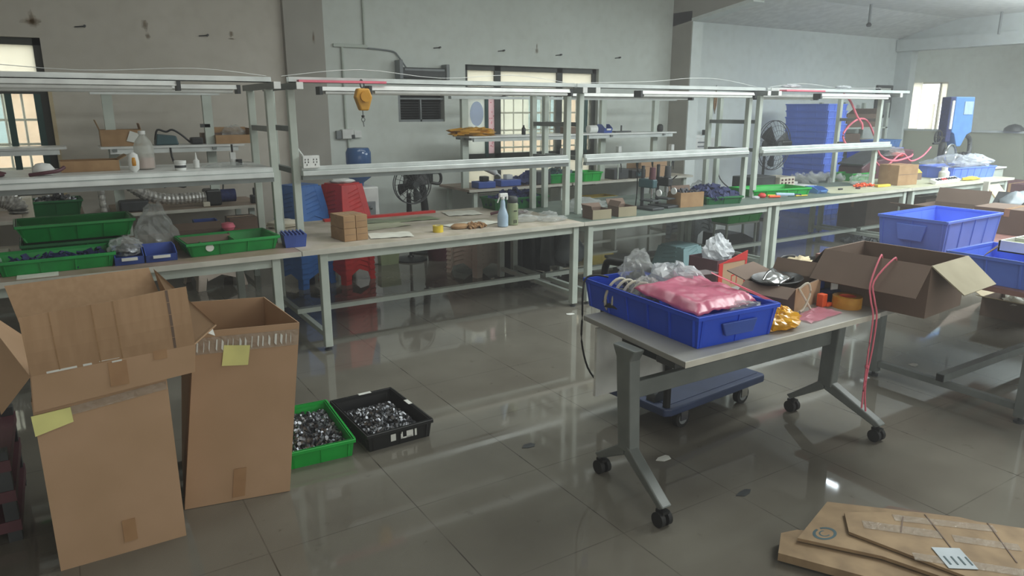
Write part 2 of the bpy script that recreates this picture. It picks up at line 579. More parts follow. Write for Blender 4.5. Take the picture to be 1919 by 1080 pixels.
def single(mb, name, m, label, cat, group=None, kind=None, **kw):
    """a thing that is one mesh: origin moved to its base centre"""
    xs = [p.x for p in mb.v]
    ys = [p.y for p in mb.v]
    zs = [p.z for p in mb.v]
    c = Vector(((min(xs) + max(xs)) / 2, (min(ys) + max(ys)) / 2, min(zs)))
    mb.v = [p - c for p in mb.v]
    o = mb.build(name, m, None, **kw)
    o.location = c
    return tag(o, label, cat, group, kind)

def struct(mb, name, m, **kw):
    return mb.build(name, m, None, kind='structure', **kw)

# ---------------------------------------------------------------- recurring things
def crate(name, label, loc, w, d, h, m, rz=0.0, taper=0.015, ribs=True, group=None, handle=None, cat='crate', t=0.006, m_in=None):
    r = thing(name, label, cat, loc, rz, group)
    b = MB().openbox(w, d, h, t, taper)
    if ribs:
        k = max(2, int(w / 0.17))
        for i in range(k + 1):
            x = -w / 2 + 0.03 + (w - 0.06) * i / k
            for s in (-1, 1):
                b.beam((x * 0.97, s * (d / 2 - taper - 0.001), 0.004), (x, s * (d / 2 - 0.001), h - 0.012), 0.010, 0.012)
        k = max(2, int(d / 0.17))
        for i in range(k + 1):
            y = -d / 2 + 0.03 + (d - 0.06) * i / k
            for s in (-1, 1):
                b.beam((s * (w / 2 - taper - 0.001), y * 0.97, 0.004), (s * (w / 2 - 0.001), y, h - 0.012), 0.012, 0.010)
    b.build('body', m, r, local=True)
    q = MB()
    e = 0.008
    rw = 0.018
    q.bx(-w / 2 - e, w / 2 + e, -d / 2 - e, -d / 2 + rw - e, h - 0.02, h)
    q.bx(-w / 2 - e, w / 2 + e, d / 2 - rw + e, d / 2 + e, h - 0.02, h)
    q.bx(-w / 2 - e, -w / 2 + rw - e, -d / 2 + rw - e, d / 2 - rw + e, h - 0.02, h)
    q.bx(w / 2 - rw + e, w / 2 + e, -d / 2 + rw - e, d / 2 - rw + e, h - 0.02, h)
    q.build('rim', m, r, local=True, bev=0.003)
    if handle:
        for s in (-1, 1):
            hb = MB()
            if handle == 'y':      # on the faces at +-d/2
                hb.prism([(-0.11, h - 0.05), (0.11, h - 0.05), (0.085, h * 0.28), (-0.085, h * 0.28)], 'Y', s * (d / 2 - 0.004), s * (d / 2 + 0.009))
            else:
                hb.prism([(-0.11, h - 0.05), (0.11, h - 0.05), (0.085, h * 0.28), (-0.085, h * 0.28)], 'X', s * (w / 2 - 0.004), s * (w / 2 + 0.009))
            hb.build('handle', m_in or m, r, local=True, bev=0.004)
    return r

def flap_pts(side, w, d, h, L, ang, shrink=0.0):
    a = R(ang)
    o, u = L * math.sin(a), L * math.cos(a)
    if side == 'y-':
        return (-w / 2, -d / 2, h), (w / 2, -d / 2, h), (w / 2 - shrink, -d / 2 - o, h + u), (-w / 2 + shrink, -d / 2 - o, h + u)
    if side == 'y+':
        return (w / 2, d / 2, h), (-w / 2, d / 2, h), (-w / 2 + shrink, d / 2 + o, h + u), (w / 2 - shrink, d / 2 + o, h + u)
    if side == 'x+':
        return (w / 2, -d / 2, h), (w / 2, d / 2, h), (w / 2 + o, d / 2 - shrink, h + u), (w / 2 + o, -d / 2 + shrink, h + u)
    return (-w / 2, d / 2, h), (-w / 2, -d / 2, h), (-w / 2 - o, -d / 2 + shrink, h + u), (-w / 2 - o, d / 2 - shrink, h + u)

def open_carton(name, label, loc, w, d, h, m='card', rz=0.0, flaps=(), t=0.005, group=None, m_flap=None):
    r = thing(name, label, 'cardboard box', loc, rz, group)
    MB().openbox(w, d, h, t).build('body', m, r, local=True)
    for side, L, ang in flaps:
        MB().slab(*flap_pts(side, w, d, h, L, ang, 0.004), t=t).build('flap', m_flap or m, r, local=True)
    return r

def carton(name, label, loc, w, d, h, m='card_small', rz=0.0, group=None, tape=True):
    r = thing(name, label, 'cardboard box', loc, rz, group)
    MB().bx(-w / 2, w / 2, -d / 2, d / 2, 0, h).build('body', m, r, local=True, bev=0.003)
    if tape:
        q = MB()
        q.bx(-w / 2 - 0.001, w / 2 + 0.001, -0.02, 0.02, h - 0.001, h + 0.0012)
        q.bx(-w / 2 - 0.0012, -w / 2, -0.02, 0.02, h * 0.7, h)
        q.bx(w / 2, w / 2 + 0.0012, -0.02, 0.02, h * 0.7, h)
        q.build('tape', 'tape', r, local=True)
        MB().bx(-w / 2 + 0.01, w / 2 - 0.01, -d / 2 - 0.0012, -d / 2 + 0.001, h * 0.52, h * 0.54).build('seam', 'card_dark', r, local=True)
    return r

def heap(name, label, cat, loc, w, d, h, n, size, m, seed=1, rz=0.0, kind='stuff', flatz=False, shape='box'):
    rnd = random.Random(seed)
    b = MB()
    rot = Matrix.Rotation(rz, 3, 'Z')
    for i in range(n):
        u, v = rnd.uniform(-1, 1), rnd.uniform(-1, 1)
        bump = (1 - 0.55 * max(abs(u), abs(v)) ** 2)
        z = h * bump * rnd.uniform(0.35, 1.0) if not flatz else rnd.uniform(0, h)
        p = rot @ Vector((u * w / 2, v * d / 2, z)) + Vector(loc)
        s = [q * rnd.uniform(0.75, 1.25) for q in size]
        e = Euler((rnd.uniform(-1, 1), rnd.uniform(-1, 1), rnd.uniform(0, 6)))
        if shape == 'cyl':
            dv = e.to_matrix() @ Vector((0, 0, s[2] / 2))
            b.cyl(p - dv, p + dv, s[0] / 2, n=7)
        else:
            b.box(p, s, e)
    o = single(b, name, m, label, cat, None, kind)
    return o

def bag(name, label, cat, c, s, m, seed=0, amp=0.16, group=None, pinch=0.0, rz=0.0, **kw):
    """crumpled film or lump; film bags get sharp facets that catch the light"""
    crisp = isinstance(m, str) and m in ('bag', 'bag_white', 'bag_yellow')
    if crisp:
        kw.setdefault('nu', 26)
        kw.setdefault('nv', 16)
    b = MB().blob((0, 0, 0), s, seed, amp, pinch=pinch, **kw)
    if crisp:
        rn = random.Random(seed)
        k = 0.05 * min(s)
        b.v = [p + Vector((rn.uniform(-k, k), rn.uniform(-k, k), rn.uniform(0, k))) for p in b.v]
    o = b.build(name, m, None, smooth=False)
    for p in o.data.polygons:
        p.use_smooth = not crisp
    o.location = c
    o.rotation_euler = (0, 0, rz)
    return tag(o, label, cat, group)

def make_stool(label, loc, m, rz=0.0, h=0.45, w=0.30, group=None):
    """square plastic stool: seat, skirt with ribs, four splayed legs"""
    r = thing('stool', label, 'stool', loc, rz, group)
    top, bot = w * 0.40, w * 0.60
    s = MB()
    s.prism([(-top, -top + 0.03), (-top + 0.03, -top), (top - 0.03, -top), (top, -top + 0.03), (top, top - 0.03), (top - 0.03, top), (-top + 0.03, top), (-top, top - 0.03)], 'Z', h - 0.02, h)
    s.build('seat', m, r, local=True, bev=0.006)
    k = MB()
    z1, z0 = h - 0.015, h * 0.20
    f = lambda z: top + (bot - top) * (h - z) / h
    for q in range(4):
        rot = Matrix.Rotation(q * PI / 2, 3, 'Z')
        a, b = f(z1), f(z0)
        pts = [Vector((-a, -a, z1)), Vector((a, -a, z1)), Vector((b * 0.62, -b, z0)), Vector((0, -b + 0.01, z0 + 0.05)), Vector((-b * 0.62, -b, z0))]
        n0 = len(k.v)
        k.add([rot @ p for p in pts], [(0, 1, 2, 3, 4)])
        for i in range(5):
            zz = h * 0.42 + i * 0.045
            aa = f(zz) + 0.003
            k.beam(rot @ Vector((-aa * 0.45, -aa, zz - 0.02)), rot @ Vector((aa * 0.45, -aa, zz + 0.02)), 0.006, 0.006)
    k.build('skirt', m, r, local=True, solid=0.004)
    for sx in (-1, 1):
        for sy in (-1, 1):
            L = MB()
            a, b = f(z1), f(0)
            lw0, lw1 = 0.09, 0.075
            L.slab((sx * a, sy * a, z1), (sx * (a - lw0), sy * a, z1), (sx * (b - lw1), sy * b, 0), (sx * b, sy * b, 0), 0.006)
            L.slab((sx * a, sy * a, z1), (sx * a, sy * (a - lw0), z1), (sx * b, sy * (b - lw1), 0), (sx * b, sy * b, 0), 0.006)
            L.build('leg', m, r, local=True)
    return r
# ================================================================ SETTING
YW = 9.0
def wall_holes(name, m, x0, x1, z0, z1, y, th, holes):
    xs = sorted({x0, x1} | {h[0] for h in holes} | {h[1] for h in holes})
    zs = sorted({z0, z1} | {h[2] for h in holes} | {h[3] for h in holes})
    b = MB()
    for i in range(len(xs) - 1):
        for j in range(len(zs) - 1):
            cx, cz = (xs[i] + xs[i + 1]) / 2, (zs[j] + zs[j + 1]) / 2
            if any(h[0] < cx < h[1] and h[2] < cz < h[3] for h in holes):
                continue
            b.bx(xs[i], xs[i + 1], y, y + th, zs[j], zs[j + 1])
    return struct(b, name, m)

struct(MB().bx(-3.4, 19.4, -4.5, 11.8, -0.06, 0.0), 'floor', 'floor')
wall_holes('wall_back_left', 'wall_left', -3.4, 2.46, 0, 4.2, YW, 0.24, [(-2.3, 0.02, 0.93, 2.51)])
struct(MB().bx(2.46, 2.93, YW - 0.09, YW + 0.24, 0, 4.2), 'trim_1', 'pillar_shade')  # dark strip of the wall, its shade given as grey paint
wall_holes('wall_back', 'wall_mid', 2.93, 8.97, 0, 4.2, YW, 0.24, [(4.91, 7.25, 0.62, 2.40), (3.90, 4.58, 1.64, 1.99)])
struct(MB().bx(8.97, 15.2, YW, YW + 0.24, 0, 4.2), 'wall_back_right', 'wall_right')
struct(MB().bx(-3.4, -3.2, -4.5, YW, 0, 4.2), 'wall_left', 'wall_left')
struct(MB().bx(-3.4, 15.42, -4.7, -4.5, 0, 4.2), 'wall_front', 'wall_mid')
# pillar between the bays: flank coloured as shaded, front as lit
struct(MB().bx(8.75, 8.965, 8.58, YW, 0, 3.3), 'trim_2', 'pillar_shade')
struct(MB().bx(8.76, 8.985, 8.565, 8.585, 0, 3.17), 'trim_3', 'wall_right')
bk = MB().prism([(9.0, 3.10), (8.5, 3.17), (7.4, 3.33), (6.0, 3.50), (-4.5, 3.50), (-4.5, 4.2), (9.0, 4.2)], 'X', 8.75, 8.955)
struct(bk, 'wall_bulkhead', 'pillar_shade')  # side face, shade painted in like the pillar flank
struct(MB().beam((8.86, 8.58, 3.165), (8.86, 7.4, 3.325), 0.235, 0.05), 'trim_4', 'wall_right')
struct(MB().bx(-3.4, 8.86, -4.5, 9.2, 4.2, 4.3), 'ceiling', 'ceiling')
cr_ = MB().slab((8.97, 9.1, 3.21), (15.3, 9.1, 3.21), (15.3, 7.82, 3.53), (8.97, 7.82, 3.53), 0.05)
cr_.slab((8.97, 7.82, 3.53), (15.3, 7.82, 3.53), (15.3, -4.5, 3.53), (8.97, -4.5, 3.53), 0.05)
struct(cr_, 'ceiling_right', 'ceiling')
# end wall with a wide opening to the next room
ew = MB().bx(15.2, 15.42, 8.68, 9.24, 0, 2.96)
ew.bx(15.2, 15.42, 2.6, 9.24, 3.19, 4.2).bx(15.2, 15.42, -4.5, 2.6, 0, 4.2)
struct(ew, 'wall_right', 'wall_right')
struct(MB().bx(15.12, 15.42, 2.6, 8.98, 2.96, 3.19), 'trim_5', 'wall_right')
struct(MB().bx(15.28, 15.31, 2.6, 8.68, 0, 1.37), 'trim_6', 'partition')
struct(MB().bx(15.25, 15.34, 2.6, 8.68, 1.36, 1.40), 'trim_7', 'alu')
# next room
fr = MB()
hz = [(9.83, 10.95, 1.20, 2.45)]
ys, zs = [2.4, 9.83, 10.95, 11.6], [0, 1.2, 2.45, 3.4]
for i in range(3):
    for j in range(3):
        if i == 1 and j == 1:
            continue
        fr.bx(19.0, 19.2, ys[i], ys[i + 1], zs[j], zs[j + 1])
fr.bx(15.42, 19.2, 11.5, 11.7, 0, 3.4).bx(15.42, 19.2, 2.3, 2.5, 0, 3.4)
struct(fr, 'wall_far_room', 'wall_mid')
struct(MB().bx(15.42, 19.2, 2.3, 11.7, 3.4, 3.5), 'ceiling_far_room', 'ceiling')
w3 = MB()
for y in (9.83, 10.02, 10.86, 10.95):
    w3.bx(19.02, 19.10, y - 0.025, y + 0.025, 1.2, 2.45)
w3.bx(19.02, 19.10, 9.83, 10.95, 1.20, 1.24).bx(19.02, 19.10, 9.83, 10.95, 2.41, 2.45)
w3o = struct(w3, 'window_3', 'cream_plastic')
MB().bx(19.03, 19.06, 9.83, 10.0, 1.92, 2.45).build('panel', 'frost', w3o)
MB().bx(18.93, 18.96, 10.44, 10.84, 1.2, 2.45).build('curtain', 'frost', w3o)
MB().bx(18.93, 18.96, 10.06, 10.24, 1.2, 1.92).build('curtain', 'frost', w3o)

# ---------------------------------------------------------------- windows of the back wall
def window(n, x0, x1, z0, z1, mull, trans_z, m='frame_dark'):
    f = MB()
    t = 0.07
    ya, yb = YW + 0.07, YW + 0.15
    f.bx(x0, x1, ya, yb, z1 - t, z1).bx(x0, x1, ya, yb, z0, z0 + t)
    f.bx(x0, x0 + t, ya, yb, z0, z1).bx(x1 - t, x1, ya, yb, z0, z1)
    o = struct(f, 'window_%d' % n, m)
    g = MB()
    for z in trans_z:
        g.bx(x0 + t, x1 - t, ya, yb, z - 0.06, z + 0.06)
    g.build('transom', m, o)
    for x in mull:
        MB().bx(x - 0.05, x + 0.05, ya, yb, z0, z1).build('mullion', m, o)
    return o
w2 = window(2, 4.91, 7.25, 0.62, 2.40, (5.47, 6.56), (2.05, 1.12))
zt, zm = 2.11, 1.18
for a, c in ((4.98, 5.42), (5.52, 6.51), (6.61, 7.18)):
    MB().bx(a, c, YW + 0.10, YW + 0.11, zt, 2.33).build('frosted_pane', 'frost', w2)
    MB().bx(a, c, YW + 0.10, YW + 0.11, 0.69, 1.06).build('frosted_pane', 'frost', w2)
    MB().bx(a, c, YW + 0.10, YW + 0.11, zm, 1.99).build('glass_pane', 'glass', w2)
MB().bx(4.98, 5.27, YW + 0.085, YW + 0.095, zm, 1.98).build('paper_sheet', 'sheet_lit', w2)
sp = MB()
sp.prism([(5.13 + 0.11 * math.cos(a * PI / 12), 1.74 + 0.17 * math.sin(a * PI / 12)) for a in range(24)], 'Y', YW + 0.082, YW + 0.085)
sp.build('round_print', 'blue_spot', w2)
MB().bx(5.26, 5.31, YW + 0.06, YW + 0.11, zm - 0.05, 2.0).build('sash', 'frame_teal', w2)
pc = MB().bx(5.31, 5.47, YW + 0.085, YW + 0.095, zm, 1.98).build('dotted_curtain', 'poster_pink', w2)
rnd = random.Random(4)
dt = MB()
for i in range(34):
    x, z = 5.34 + rnd.random() * 0.11, zm + 0.03 + rnd.random() * 0.74
    dt.bx(x - 0.006, x + 0.006, YW + 0.083, YW + 0.086, z - 0.008, z + 0.008)
dt.build('dots', 'pink_rope', pc)
MB().bx(7.05, 7.10, YW + 0.06, YW + 0.11, zm - 0.05, 2.0).build('sash', 'frame_teal', w2)
gb = MB()
for i in range(14):
    x = 5.0 + i * 0.165
    gb.cyl((x, YW + 0.21, 0.66), (x, YW + 0.21, 2.05), 0.011, n=6)
for z in (0.9, 1.25, 1.5, 1.75, 2.0):
    gb.bx(4.92, 7.24, YW + 0.20, YW + 0.22, z - 0.012, z + 0.012)
gb.build('security_grille', 'bars', w2)

w1 = window(1, -2.3, 0.02, 0.93, 2.51, (-0.62, -1.45), (2.02, 1.10))
for a, c in ((-0.57, -0.05), (-1.40, -0.67), (-2.23, -1.50)):
    MB().bx(a, c, YW + 0.10, YW + 0.11, 2.08, 2.44).build('frosted_pane', 'frost', w1)
    MB().bx(a, c, YW + 0.10, YW + 0.11, 1.16, 1.96).build('glass_pane', 'glass', w1)
    MB().bx(a, c, YW + 0.10, YW + 0.11, 1.0, 1.04).build('frosted_pane', 'frost', w1)
MB().bx(-0.11, -0.05, YW + 0.05, YW + 0.10, 1.13, 1.96).build('sash', 'frame_teal', w1)
MB().bx(-0.36, -0.30, YW + 0.05, YW + 0.10, 1.13, 1.96).build('sash', 'frame_teal', w1)
gb = MB()
for i in range(14):
    x = -2.2 + i * 0.165
    gb.cyl((x, YW + 0.21, 0.96), (x, YW + 0.21, 2.05), 0.012, n=6)
for z in (1.2, 1.45, 1.7):
    gb.bx(-2.28, 0.0, YW + 0.20, YW + 0.22, z - 0.012, z + 0.012)
gb.build('security_grille', 'bars', w1)
# raw timber strip beside the left window
struct(MB().bx(0.02, 0.055, YW - 0.03, YW + 0.02, 0.9, 2.1), 'trim_8', 'card_pale')

# buildings across the lane, seen through the windows
fa = thing('neighbouring_building', 'pale yellow building across the lane seen through the barred windows', 'building', (3.0, 13.6, 0))
MB().bx(-7.0, 16.0, 13.6, 13.9, -0.5, 3.6).build('wall', 'facade', fa)
for x in (-3.0, -1.3, 0.1, 5.6, 7.2, 9.0, 10.8):
    MB().bx(x, x + 0.75, 13.55, 13.62, 1.3, 2.6).build('window', 'facade_blue', fa)
b = MB()
for x in (-2.0, -0.45, 6.6, 10.0):
    b.bx(x, x + 0.45, 13.53, 13.62, -0.5, 3.6)
b.build('pilaster', 'facade_orange', fa)
MB().bx(-7.0, 16.0, 13.52, 13.62, 0.9, 1.2).build('ledge', 'facade_orange', fa)

# exhaust opening and the grey roller unit above it
w4 = struct(MB().bx(3.90, 4.58, YW + 0.12, YW + 0.14, 1.64, 1.99), 'window_4', 'dark_grey')
b = MB().bx(3.90, 4.58, YW + 0.03, YW + 0.10, 1.64, 1.67).bx(3.90, 4.58, YW + 0.03, YW + 0.10, 1.93, 1.95)
b.bx(4.23, 4.25, YW + 0.03, YW + 0.08, 1.64, 1.93).bx(3.90, 3.93, YW + 0.0, YW + 0.10, 1.64, 1.99)
b.build('frame', 'grey_plastic', w4)
b = MB()
for i in range(8):
    b.box((4.24, YW + 0.11, 1.68 + i * 0.033), (0.62, 0.03, 0.004), (R(35), 0, 0))
b.build('louvre', 'black', w4)
vt = thing('wall_blower', 'dark grey long blower unit mounted on wall above the exhaust opening', 'air blower', (4.22, 9.0, 2.18))
MB().bx(3.90, 4.57, 8.86, 9.0, 2.19, 2.33).build('body', 'dark_grey', vt, bev=0.02)
MB().bx(3.87, 3.92, 8.84, 9.0, 2.18, 2.42).build('end_cap', 'grey_plastic', vt, bev=0.008)
MB().bx(4.54, 4.59, 8.84, 9.0, 2.18, 2.38).build('end_cap', 'grey_plastic', vt, bev=0.008)
MB().bx(3.95, 4.52, 8.855, 8.87, 2.29, 2.315).build('outlet_slot', 'grey_plastic', vt)

# ---------------------------------------------------------------- soot marks and bolts on the wall
rnd = random.Random(11)
soot_m = bpy.data.materials.new('soot_soft')
soot_m.use_nodes = True
_b = soot_m.node_tree.nodes['Principled BSDF']
_b.inputs['Base Color'].default_value = rgb((122, 92, 50))
_b.inputs['Roughness'].default_value = 0.95
_b.inputs['Alpha'].default_value = 0.17
def soot(x, z, s, label, spots=((0, 0, 1.0, 1.0),)):
    """brown scorch: many thin ragged layers, densest at the middle"""
    b = MB()
    y = 8.9085 if 2.46 < x < 2.93 else 8.9985
    k = 0
    for dx, dz, ex, ez in spots:
        for i in range(3):
            f = s * (1.0 - i * 0.28)
            n = 16
            pts = []
            for q in range(n):
                a = 2 * PI * q / n
                rr = f * rnd.uniform(0.55, 1.0)
                pts.append((x + s * dx + ex * rr * math.cos(a), z + s * dz + ez * rr * math.sin(a)))
            b.add([(u, y - 0.0004 * k, w) for u, w in pts], [tuple(range(n))])
            k += 1
    o = b.build('soot_mark', soot_m, None)
    return tag(o, label, 'stain')
soot(-0.03, 2.66, 0.10, 'brown scorched soot mark high on the wall over the left window', ((0, 0, 1.2, 0.45), (0.1, 0.2, 0.4, 1.1)))
soot(1.0, 2.67, 0.075, 'brown soot mark on the upper left wall, second from the left window', ((0, 0.2, 0.6, 1.0), (0.2, -1.3, 0.5, 0.5)))
soot(1.88, 2.64, 0.06, 'small soot mark on the upper left wall nearest the grey column', ((0, 0, 0.6, 0.8), (0, -0.9, 0.9, 0.25)))
soot(2.80, 2.62, 0.06, 'rusty streak high on the grey column', ((0, 0.3, 0.35, 1.5),))
soot(6.09, 2.62, 0.07, 'dark drip mark on the wall above the middle window', ((0, 0, 0.6, 0.7), (0, 0.9, 0.25, 0.9)))
for x, z, lab in ((0.43, 2.64, 'short bolt in the left wall beside the largest soot mark'), (1.62, 2.61, 'short bolt in the left wall between the two small soot marks'),
                  (4.52, 2.60, 'black bolt on the wall above the grey blower'), (5.52, 2.60, 'black bolt left of the drip mark over the middle window'),
                  (6.51, 2.58, 'black bolt right of the drip mark over the middle window'), (7.64, 2.58, 'black bolt on bare wall right of the middle window')):
    b = MB().cyl((x, 9.0, z), (x, 8.96, z + 0.003), 0.012).cyl((x, 8.99, z), (x - 0.09, 8.985, z - 0.01), 0.006, n=8)
    single(b, 'wall_bolt', 'dark_grey', lab, 'bolt')

# conduits and boxes on the left of the middle wall
c1 = thing('wall_conduit', 'white electrical conduit with T branch on wall above the water cooler', 'conduit', (3.3, 8.98, 1.5))
MB().cyl((3.47, 8.98, 2.58), (3.47, 8.98, 4.2), 0.016).cyl((3.17, 8.98, 1.56), (3.17, 8.98, 2.56), 0.016).build('riser', 'steel', c1)
MB().bx(3.06, 3.50, 8.965, 8.998, 2.55, 2.59).build('cross_duct', 'steel', c1, bev=0.004)
MB().tube([(3.5, 8.98, 2.55), (3.7, 8.98, 2.54), (3.86, 8.98, 2.52), (3.92, 8.97, 2.46), (4.0, 8.93, 2.33)], 0.010).build('feed_cable', 'grey_plastic', c1)
MB().cyl((3.19, 8.98, 1.02), (3.19, 8.98, 1.5), 0.014).build('lower_pipe', 'steel', c1)
jb = thing('switch_box', 'white switch and junction box on wall above the water cooler', 'switch box', (3.2, 8.97, 1.42))
MB().bx(3.10, 3.25, 8.93, 9.0, 1.44, 1.56).build('body', 'white_plastic', jb, bev=0.006)
MB().bx(3.26, 3.36, 8.95, 9.0, 1.45, 1.54).build('cover', 'white_plastic', jb, bev=0.004)
MB().bx(3.22, 3.26, 8.92, 8.96, 1.44, 1.49).build('switch_lever', 'dark_grey', jb, bev=0.003)
MB().bx(3.03, 3.10, 8.95, 9.0, 1.44, 1.54).build('socket', 'grey_plastic', jb, bev=0.004)

# right bay: conduit, vented cabinet, leaf, hanging rods, framed board
c2 = thing('wall_conduit', 'thin grey conduit running down the right wall to a socket', 'conduit', (9.33, 8.98, 1.3))
MB().cyl((9.33, 8.98, 1.33), (9.33, 8.98, 3.2), 0.014).build('pipe', 'grey_plastic', c2)
MB().bx(9.28, 9.55, 8.95, 9.0, 1.31, 1.37).build('socket_strip', 'white_plastic', c2, bev=0.004)
MB().box((9.54, 8.92, 1.41), (0.05, 0.06, 0.09)).build('plug', 'black', c2, bev=0.01)
vb = thing('vented_cabinet', 'white wall cabinet with three louvre slots beside the pillar', 'electrical cabinet', (9.5, 8.9, 1.05))
MB().bx(9.22, 9.78, 8.82, 9.0, 1.05, 1.32).build('body', 'white_plastic', vb, bev=0.006)
for z in (1.11, 1.18, 1.25):
    MB().bx(9.30, 9.60, 8.812, 8.825, z - 0.012, z + 0.012).build('louvre', 'grey_plastic', vb, bev=0.003)
MB().bx(9.13, 9.22, 8.85, 8.99, 1.07, 1.28).build('side_speaker', 'dark_grey', vb, bev=0.006)
lf = thing('hanging_leaf', 'brown dried leaf hanging on the white wall right of the pillar', 'leaf', (9.83, 8.96, 1.72))
MB().prism([(9.83, 1.74), (9.865, 1.86), (9.875, 1.98), (9.84, 2.13), (9.80, 2.02), (9.79, 1.90)], 'Y', 8.975, 8.981).build('blade', 'skin_beige', lf)
MB().cyl((9.835, 8.978, 1.72), (9.835, 8.978, 2.2), 0.005, n=6).build('string', 'dark_grey', lf)
hr = thing('hanging_rod', 'thin grey rod hanging from the ceiling over the right wall', 'rod', (11.9, 7.6, 3.0))
MB().cyl((11.9, 7.6, 3.20), (11.9, 7.6, 3.53), 0.022).build('tube', 'grey_plastic', hr)
MB().lathe([(0.03, 0), (0.045, 0.03), (0.02, 0.07)], (11.9, 7.6, 3.15)).build('socket', 'dark_grey', hr)
hr2 = thing('hanging_rod', 'pale conduit hanging down before the beam of the right room', 'rod', (14.8, 6.9, 2.9))
MB().cyl((14.8, 6.9, 3.12), (14.8, 6.9, 3.53), 0.022).build('tube', 'grey_plastic', hr2)
fb = thing('framed_board', 'dark framed panel hanging on the wall right of the cardboard rack', 'framed panel', (14.9, 8.97, 1.62))
MB().bx(14.58, 15.14, 8.95, 9.0, 1.62, 2.28).build('frame', 'dark_grey', fb, bev=0.01)
MB().bx(14.68, 15.04, 8.94, 8.955, 2.04, 2.22).build('picture', 'label', fb)
MB().bx(14.66, 15.06, 8.94, 8.955, 1.68, 1.98).build('mirror', 'grey_plastic', fb)

# ceiling lamp whose short tube shows as a bright streak on the floor
lamp = thing('ceiling_tube_lamp', 'lit short tube lamp hanging over the right aisle', 'lamp', (8.30, 5.14, 3.1))
MB().bx(8.27, 8.32, 4.95, 5.32, 3.118, 3.135).build('housing', 'white_plastic', lamp, bev=0.003)
tube_m = mat('lit_tube', (255, 255, 255), 0.4, emit=((235, 248, 255), 40.0))
MB().cyl((8.283, 4.98, 3.1), (8.311, 5.30, 3.1), 0.016).build('tube', tube_m, lamp)
for y in (4.97, 5.30):
    MB().cyl((8.295, y, 3.13), (8.295, y, 4.2), 0.005).build('hanger', 'grey_plastic', lamp)

# scatter volume added to veil the hall and lift distant blacks
hz_ = bpy.data.materials.new('veil_haze')
hz_.use_nodes = True
nt = hz_.node_tree
for n in list(nt.nodes):
    nt.nodes.remove(n)
vo = nt.nodes.new('ShaderNodeOutputMaterial')
vs_ = nt.nodes.new('ShaderNodeVolumeScatter')
vs_.inputs['Density'].default_value = 0.0135
vs_.inputs['Anisotropy'].default_value = 0.2
vs_.inputs['Color'].default_value = (1, 1, 1, 1)
nt.links.new(vs_.outputs[0], vo.inputs['Volume'])
hzo = MB().bx(-8.0, 20.5, -5.6, 14.6, -0.9, 6.0).build('haze', hz_, None)
tag(hzo, 'thin added haze veiling the darks across the whole hall', 'haze', kind='stuff')
# ================================================================ WORKBENCHES
TOP = 0.80
def workbench(label, x0, x1, y0, y1, legx, m_top, group, uprights=(), rail=None, shelf=None, rungs=True, stretcher=True, yf=5.62, yr=6.20, arm=(5.36, 6.36), ztop=1.955, apron=True, zrail=1.355):
    r = thing('workbench', label, 'workbench', ((x0 + x1) / 2, (y0 + y1) / 2, 0), 0, group)
    MB().bx(x0, x1, y0 + 0.012, y1, TOP - 0.032, TOP).build('tabletop', m_top, r)
    MB().bx(x0, x1, y0, y0 + 0.012, TOP - 0.034, TOP + 0.001).build('edge_band', 'edge', r)
    if apron:
        MB().bx(legx[0], legx[1], y0 + 0.04, y0 + 0.07, TOP - 0.10, TOP - 0.034).build('apron', 'steel', r)
        MB().bx(legx[0], legx[1], y1 - 0.07, y1 - 0.04, TOP - 0.10, TOP - 0.034).build('apron', 'steel', r)
    for x in legx:
        for y in (y0 + 0.055, y1 - 0.055):
            L = MB().bx(x - 0.03, x + 0.03, y - 0.03, y + 0.03, 0.03, TOP - 0.034).build('leg', 'steel', r, bev=0.004)
            MB().cyl((x, y, 0), (x, y, 0.012), 0.028, n=12).cyl((x, y, 0.012), (x, y, 0.035), 0.010, n=8).build('foot', 'dark_grey', L)
        MB().bx(x - 0.02, x + 0.02, y0 + 0.085, y1 - 0.085, 0.10, 0.14).build('end_rail', 'steel', r)
    if stretcher:
        ym = (y0 + y1) / 2
        MB().bx(legx[0] - 0.05, legx[1] + 0.05, ym - 0.03, ym + 0.03, 0.14, 0.18).build('stretcher', 'steel', r)
    for x in uprights:
        for y in (yf, yr):
            MB().bx(x - 0.027, x + 0.027, y - 0.027, y + 0.027, TOP, ztop).build('upright', 'steel', r, bev=0.004)
        if rungs:
            MB().bx(x - 0.018, x + 0.018, yf + 0.027, yr - 0.027, 1.645, 1.685).build('rung', 'steel_dark', r)
            MB().bx(x - 0.018, x + 0.018, yf + 0.027, yr - 0.027, zrail - 0.03, zrail + 0.01).build('rung', 'steel_dark', r)
        A = MB().bx(x - 0.022, x + 0.022, arm[0], arm[1], ztop, ztop + 0.045).build('top_arm', 'steel_dark', r)
        MB().bx(x - 0.024, x + 0.024, arm[0] - 0.008, arm[0], ztop - 0.002, ztop + 0.047).build('end_cap', 'white_plastic', A)
    if rail:
        a, c = rail
        MB().bx(a, c, yf - 0.085, yf - 0.029, zrail - 0.045, zrail - 0.005).build('front_rail', 'alu', r, bev=0.006)
        MB().bx(a, c, yf - 0.06, yf - 0.029, zrail - 0.005, zrail + 0.028).build('upper_rail', 'alu', r, bev=0.004)
        MB().bx(a, c, yf - 0.075, yf - 0.029, zrail - 0.075, zrail - 0.045).build('cable_duct', 'steel_dark', r)
    if shelf:
        a, c = shelf
        MB().bx(a, c, yf - 0.029, yr + 0.12, zrail + 0.012, zrail + 0.030).build('shelf', 'white_plastic', r)
    return r

